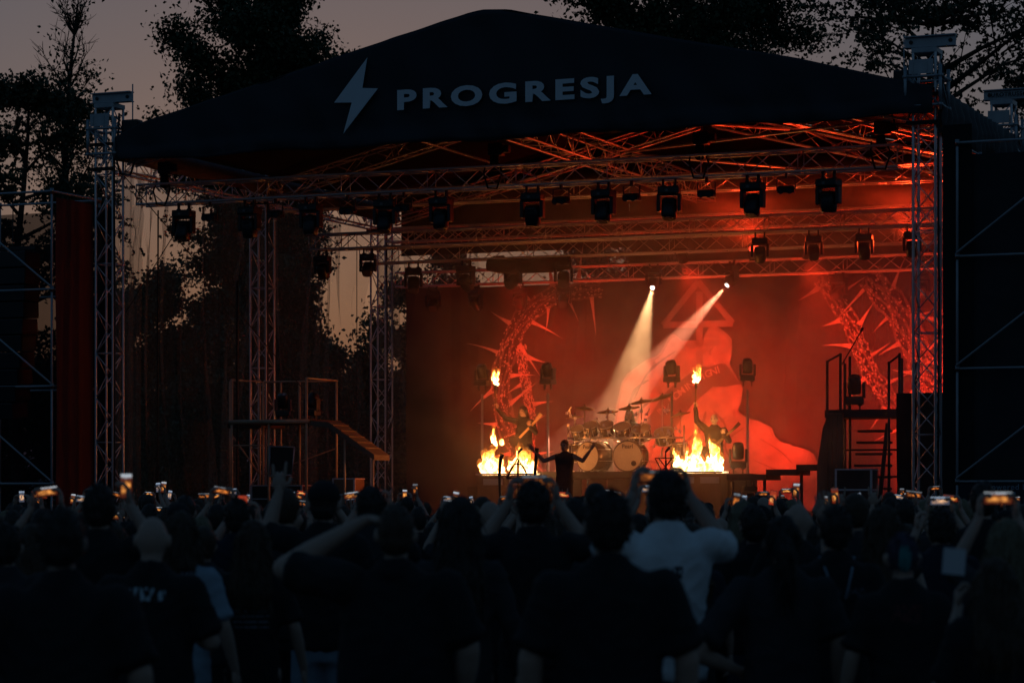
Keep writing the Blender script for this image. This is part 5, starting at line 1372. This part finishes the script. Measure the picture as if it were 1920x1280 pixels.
fg('man at the far left raising an open hand in a charcoal tee', 10, 13.2, 985, armR='open', top='tee_char', wide=1.05)
fg('short haired man in a black tee beside the ponytailed man', 1415, 16.5, 955, wide=.98, top='tee_black')
fg('man with dark hair in navy tee behind the woman with the printed list', 445, 17.5, 938, armR='phone', armL='phone', top='tee_navy')
pp = MB().add([(-.05, 0, -.05), (.05, .03, -.06), (.06, .04, .05), (-.04, .01, .06), (-.05, .003, -.05), (.05, .033, -.06), (.06, .043, .05), (-.04, .013, .06)], [(0, 1, 2, 3), (7, 6, 5, 4), (0, 4, 5, 1), (1, 5, 6, 2), (2, 6, 7, 3), (3, 7, 4, 0)])
k_ = (1.8 - 122 * 10.6 / 4830) / 1.8
_p = at(1866, 10.6)
solo('paper_sheet', pp, M['paper'], 'white sheet of paper held by the short woman', 'paper', (0, 0, -.05), stage=False)
bpy.data.objects['paper_sheet'].location = (_p[0] - .125, _p[1] + .31 * k_, 1.475)
# phones
phone_proto = {}
def make_phone(kind, si):
    w, h = (.070, .146) if kind == 'portrait' else (.146, .070)
    t = thing('phone', 'x', 'phone', (0, 0, 0), 0, 'x', stage=False)
    part('phone_body', MB().cbox((-w / 2, -.004, -h / 2), (w / 2, .004, h / 2), .003), M['black_plastic'], t)
    part('screen', MB().box((-w / 2 + .004, -.0052, -h / 2 + .006), (w / 2 - .004, -.0045, h / 2 - .006)), SCREENS[si], t)
    return t
PL = {0: 'dark framed fire glow', 1: 'bright red and yellow picture', 2: 'pale sky above the fire', 3: 'dim orange glow', 4: 'cool bluish picture'}
def put_phone(loc, kind, si, tilt=0., roll=0.):
    key = (kind, si)
    if key not in phone_proto: phone_proto[key] = o = make_phone(kind, si)
    else: o = copy_tree(phone_proto[key])
    o.matrix_basis = Matrix.Translation(loc) @ Matrix.Rotation(roll, 4, 'Y') @ Matrix.Rotation(tilt, 4, 'X')
    tag(o, ('upright' if kind == 'portrait' else 'sideways') + ' phone held over the crowd, screen showing ' + PL[si], 'phone', kind + ' phones, ' + PL[si])
def hold(px, d, H, arm, kind, si, roll=0):
    """a phone between the hands of the person standing there"""
    k = H / 1.8; w = ARMS[arm][1]
    p = at(px, d)
    x = 0 if arm in ('phone', 'phone_high') else w[0] - .02
    put_phone((p[0] + x * k, p[1] + (w[1] + .0) * k, (w[2] + .105) * k), kind, si, R(-6), roll)
for px, d, ty, arm, kd, si in ((186, 14.3, 912, 'phone_wide', 'portrait', 2), (1003, 14.2, 888, 'phone', 'landscape', 3), (1231, 12.8, 878, 'phone', 'landscape', 3), (1888, 12.6, 978, 'phone_high', 'landscape', 2), (695, 17, 916, 'phone', 'landscape', 0), (445, 17.5, 938, 'phone', 'portrait', 1)):
    hold(px, d, 1.8 + (930 - ty) * d / 4830, arm, kd, si)

# the packed crowd: a dozen figures, copied
CG = 'packed crowd between the near rows and the stage'
V2 = .03
protos = []
for lb, kw in (('crowd member with short dark hair and lowered arms, black tee', dict()),
               ('crowd member with short brown hair and lowered arms, charcoal tee', dict(hairm='hair_brown', top='tee_char', wide=1.1)),
               ('crowd member with long dark hair and lowered arms, black top', dict(hair='long', wide=.92)),
               ('crowd member with long brown hair and lowered arms, navy top', dict(hair='long', hairm='hair_brown', wide=.92, top='tee_navy')),
               ('crowd member with a shaven head and lowered arms, black tee', dict(hair='none', wide=1.12)),
               ('crowd member wearing a black cap with lowered arms', dict(hair='fuzz', headwear='cap')),
               ('crowd member with dark hair holding a phone overhead in both hands', dict(armR='phone_high', armL='phone_high')),
               ('crowd member with long hair holding a phone overhead in both hands', dict(armR='phone_high', armL='phone_high', hair='long', hairm='hair_brown', wide=.92, top='tee_char')),
               ('crowd member holding a phone up in one hand', dict(armR='one_phone')),
               ('crowd member raising one hand in a horned sign', dict(armL='horns', top='tee_char')),
               ('crowd member raising an open hand', dict(armR='open', hair='long', wide=.95)),
               ('crowd member with fair hair and lowered arms', dict(hair='bob', hairm='hair_blonde', wide=.92, top='tee_char'))):
    protos.append((person(lb, (0, 0, 0), H=1.8, vox=V2, bottom='trouser', group=lb + ' (crowd)', **kw), lb, kw))
rc = random.Random(23)
used = [False] * len(protos)
taken = [(at(p, d)[0], d) for p, d in ((115, 9.7), (284, 12.4), (338, 13.8), (186, 14.3), (607, 15.6), (474, 14.2), (742, 11.2), (862, 13), (1000, 14.2), (1141, 9.9), (1251, 12.8), (1467, 12.4), (1568, 13.4), (1693, 12), (1658, 14.4), (1888, 12.6), (1866, 10.6), (1766, 16.2), (695, 17), (10, 13.2), (1415, 16.5), (445, 17.5))]
d = 16.0
npl = 0
while d < 45:
    half = d * .2 + .5
    gap = .62 + (d - 16) * .022
    x = -half + rc.uniform(0, gap)
    while x < half:
        xx = x + rc.uniform(-.12, .12); dd = d + rc.uniform(-.25, .25)
        if all(abs(xx - a) > .5 or abs(dd - b) > .55 for a, b in taken):
            r = rc.random()
            i = rc.choice((0, 1, 2, 3, 4, 5, 0, 1, 2, 3, 0, 1, 5, 11)) if r < .52 else rc.choice((6, 7, 8, 6, 8)) if r < .92 else rc.choice((9, 10))
            if i in (6, 7, 8) and dd < 22 and rc.random() < .8: i = rc.choice((0, 1, 2, 3, 5))
            if i in (9, 10) and dd < 19: i = 1
            t0, lb, kw = protos[i]
            o = t0 if not used[i] else copy_tree(t0); used[i] = True
            H = min(1.90, max(1.56, rc.gauss(1.705, .065))); s = H / 1.8
            if kw.get('hair') == 'long': s *= .96
            rz = rc.gauss(0, .16)
            o.matrix_basis = Matrix.Translation((xx, dd, 0)) @ Matrix.Rotation(rz, 4, 'Z') @ Matrix.Diagonal((s, s, s, 1))
            arm = kw.get('armR', 'down')
            if arm in ('phone_high', 'one_phone'):
                w = ARMS[arm][1]; q = Vector((0 if arm == 'phone_high' else w[0] - .02, w[1], w[2] + .105)) * s; q.rotate(Euler((0, 0, rz)))
                put_phone((xx + q.x, dd + q.y, q.z), 'landscape' if (arm == 'phone_high' and rc.random() < .85) or rc.random() < .35 else 'portrait', rc.choice((0, 1, 2, 2, 3, 3, 4, 4)), R(rc.gauss(-8, 7)), rc.gauss(0, .10))
            npl += 1
        x += gap * rc.uniform(.85, 1.25)
    d += .85 + (d - 16) * .035
print('crowd', npl)

# ------------------------------------------------------------------ the band
BACK = math.pi
gp = person('guitar player with long dark hair in black raising a torch', (6.83, 6.75, 2.02), BACK - .1, 1.83, armR='torch_out', armL='guitar_neck', sleeves='long', top='tee_black', bottom='trouser', hair='hooded', stage=True, vox=.022, face=True, head_tilt=.3)
bp_ = person('bald player with a white painted face in black raising a torch', (11.35, 6.8, 1.8), BACK + .05, 1.82, armR='torch_up', armL='guitar_neck', sleeves='long', top='tee_black', bottom='trouser', hair='none', stage=True, vox=.022, face=True, skin='paint_face', wide=1.15)
sg = person('singer in black sleeveless top spreading both arms wide', (9.2, 3.2, 1.2), BACK, 1.78, wide=1.08, armR='spread', armL='spread', sleeves='none', top='tee_black', bottom='trouser', hair='short', stage=True, vox=.022, face=True, skin='skin2')
dm = person('drummer with loose fair hair seated behind the drums', (8.75, 8.45, 2.05), BACK, 1.75, armR='drum', armL='drum', sleeves='none', top='tee_black', bottom='trouser', hair='long', hairm='hair_blonde', stage=True, vox=.025, face=True)

def on_person(p, loc):
    return p.matrix_basis @ Vector(loc)
def torch(p, H, arm, label, lean, seed):
    k = H / 1.8; w = Vector(ARMS[arm][1]) + Vector(ARMS[arm][2]).normalized() * .075 + Vector((0, .03, 0))
    wp = on_person(p, w * k); sp_ = SM.inverted() @ wp
    t = thing('torch', 'dark hand torch held up by the ' + label, 'torch', sp_, 0, 'hand torches')
    part('handle', MB().cyl((-lean * .12, 0, -.12), (lean * .38, 0, .38), .017, .022, 10), M['wood'], t)
    part('torch_head', MB().cyl((lean * .36, 0, .36), (lean * .52, 0, .52), .03, .036, 12), M['black_metal'], t)
    hx, hy, hz = sp_.x + lean * .5, sp_.y, sp_.z + .48
    f = fire('small torch flame above the ' + label, [(hx, hy, hz, .36, .065), (hx + .03, hy, hz + .05, .28, .05), (hx - .04, hy, hz + .02, .30, .04), (hx + .06, hy, hz + .22, .12, .03)], (hx, hy, hz), seed, 'torch flames', vox=.014)
    lamp('torch_light', 'POINT', (hx, hy - .1, hz + .2), 28, FIRE, f, size=.08)
torch(gp, 1.83, 'torch_out', 'long haired guitar player', 0, 21)
torch(bp_, 1.82, 'torch_up', 'bald player', .05, 22)
# guitar of the long haired player
gt = thing('electric_guitar', 'electric guitar with a pale neck slung on the guitar player', 'guitar', SM.inverted() @ on_person(gp, (.05, .24, 1.05)), math.pi - .1)
body_ = [(-.05, -.18), (.12, -.20), (.2, -.08), (.1, .02), (.24, .16), (.1, .12), (0, .08), (-.14, .16), (-.1, .02), (-.2, -.1)]
gb = part('guitar_body', MB().prism(body_, -.02, .025), M['guitar'], gt)
nk = part('neck', MB().box((-.026, .02, .08), (.026, .045, .66)), M['maple'], gt)
part('headstock', MB().prism([(-.03, .66), (.03, .66), (.07, .84), (-.02, .86)], .015, .04), M['maple'], nk)
for o in (gb, nk): pass
gt.rotation_mode = 'XYZ'
gt.matrix_basis = gt.matrix_basis @ Matrix.Rotation(R(-48), 4, 'Y')
# bass of the bald player, mostly behind the flames
g2 = thing('bass_guitar', 'dark bass guitar slung on the bald player behind the flames', 'guitar', SM.inverted() @ on_person(bp_, (.05, .24, 1.0)), math.pi)
part('guitar_body', MB().prism(body_, -.02, .025), M['guitar'], g2)
n2 = part('neck', MB().box((-.026, .02, .08), (.026, .045, .75)), M['guitar'], g2)
part('headstock', MB().prism([(-.03, .75), (.03, .75), (.05, .93), (-.03, .93)], .015, .04), M['guitar'], n2)
g2.matrix_basis = g2.matrix_basis @ Matrix.Rotation(R(-50), 4, 'Y')

def emblem_stand(label, u, v, horns, s=1.):
    t = thing('microphone_stand', label, 'microphone stand', (u, v, 1.2), 0, 'black metal microphone stands')
    part('pole', MB().cyl((0, 0, .03), (0, 0, 1.35), .02, n=8), M['black_metal'], t, True)
    part('base', MB().cyl((0, 0, 0), (0, 0, .03), .2, .18, 20), M['black_metal'], t)
    part('microphone', MB().caps((0, -.02, 1.52), .02, (.05, .05, 1.6), .033), M['black_plastic'], t, True)
    part('microphone_arm', MB().cyl((0, 0, 1.35), (0, -.02, 1.5), .014), M['black_metal'], t, True)
    z = .99 if horns else 1.14; w = .25 if horns else .23
    if horns:
        part('triangle_emblem', MB().tube([(-w, -.03, z), (w, -.03, z), (0, -.03, z + .42), (-w, -.03, z)], .022, 6), M['black_metal'], t, True)
        part('cross_emblem', MB().box((-.014, -.045, z - .2), (.014, -.02, z + .34)).box((-.1, -.045, z - .1), (.1, -.02, z - .072)), M['black_metal'], t)
        part('arch_emblem', MB().tube([(.2 * math.cos(a), -.03, z + .06 + .24 * math.sin(a)) for a in np.linspace(0, math.pi, 14)], .013, 6), M['black_metal'], t, True)
        for s in (-1, 1):
            c = bez([(s * .10, .1), (s * .38, .5), (s * .42, 1.2), (s * .36, 1.50)] if s < 0 else [(s * .10, .1), (s * .34, .5), (s * .40, 1.2), (s * .44, 1.62)], 16)
            part('curved_horn', MB().tube([(p.x, -.02, p.y) for p in c], list(np.linspace(.04, .03, 9)) + list(np.linspace(.034, .05, 8)), 8), M['black_metal'], t, True)
    else:
        part('triangle_emblem', MB().tube([(-w, -.03, z + .25), (w, -.03, z + .25), (0, -.03, z - .15), (-w, -.03, z + .25)], .014, 6), M['black_metal'], t, True)
        part('cross_emblem', MB().cyl((-w * .6, -.03, z - .1), (w * .6, -.03, z + .24), .012).cyl((w * .6, -.035, z - .1), (-w * .6, -.035, z + .24), .012), M['black_metal'], t, True)
emblem_stand('black microphone stand with curved horns and a triangle emblem', 8.18, 3.1, True)
emblem_stand('slim black microphone stand with an upturned triangle frame', 11.5, 3.1, False)

# ------------------------------------------------------------------ stage smoke
sm = MB().box((-.2, 2.2, 1.22), (17.6, 13.03, 8.5))
so = solo('stage_smoke', sm, M['black_metal'], 'thin smoke hanging under the stage roof', None, (9, 7.5, 1.22), kind='stuff')
vm = bpy.data.materials.new('smoke')
nt, N, L = nodes_of(vm); N.remove(N['Principled BSDF'])
pv = N.new('ShaderNodeVolumePrincipled'); pv.inputs['Color'].default_value = (.9, .9, .9, 1); pv.inputs['Anisotropy'].default_value = .2
tc = N.new('ShaderNodeTexCoord')
no = N.new('ShaderNodeTexNoise'); no.inputs['Scale'].default_value = 1.3; no.inputs['Detail'].default_value = 4; no.inputs['Distortion'].default_value = .8
L.new(tc.outputs['Object'], no.inputs['Vector'])
sx = N.new('ShaderNodeSeparateXYZ'); L.new(tc.outputs['Object'], sx.inputs[0])
gx = N.new('ShaderNodeMapRange'); gx.inputs[1].default_value = -5.2; gx.inputs[2].default_value = .5; gx.inputs[3].default_value = .06; gx.inputs[4].default_value = 1
L.new(sx.outputs[0], gx.inputs[0])
cl_ = N.new('ShaderNodeMapRange'); cl_.inputs[1].default_value = .34; cl_.inputs[2].default_value = .66; cl_.inputs[3].default_value = .004; cl_.inputs[4].default_value = .08
L.new(no.outputs[0], cl_.inputs[0])
ml = N.new('ShaderNodeMath'); ml.operation = 'MULTIPLY'; L.new(gx.outputs[0], ml.inputs[0]); L.new(cl_.outputs[0], ml.inputs[1])
L.new(ml.outputs[0], pv.inputs['Density'])
L.new(pv.outputs[0], N['Material Output'].inputs['Volume'])
so.data.materials.clear(); so.data.materials.append(vm)
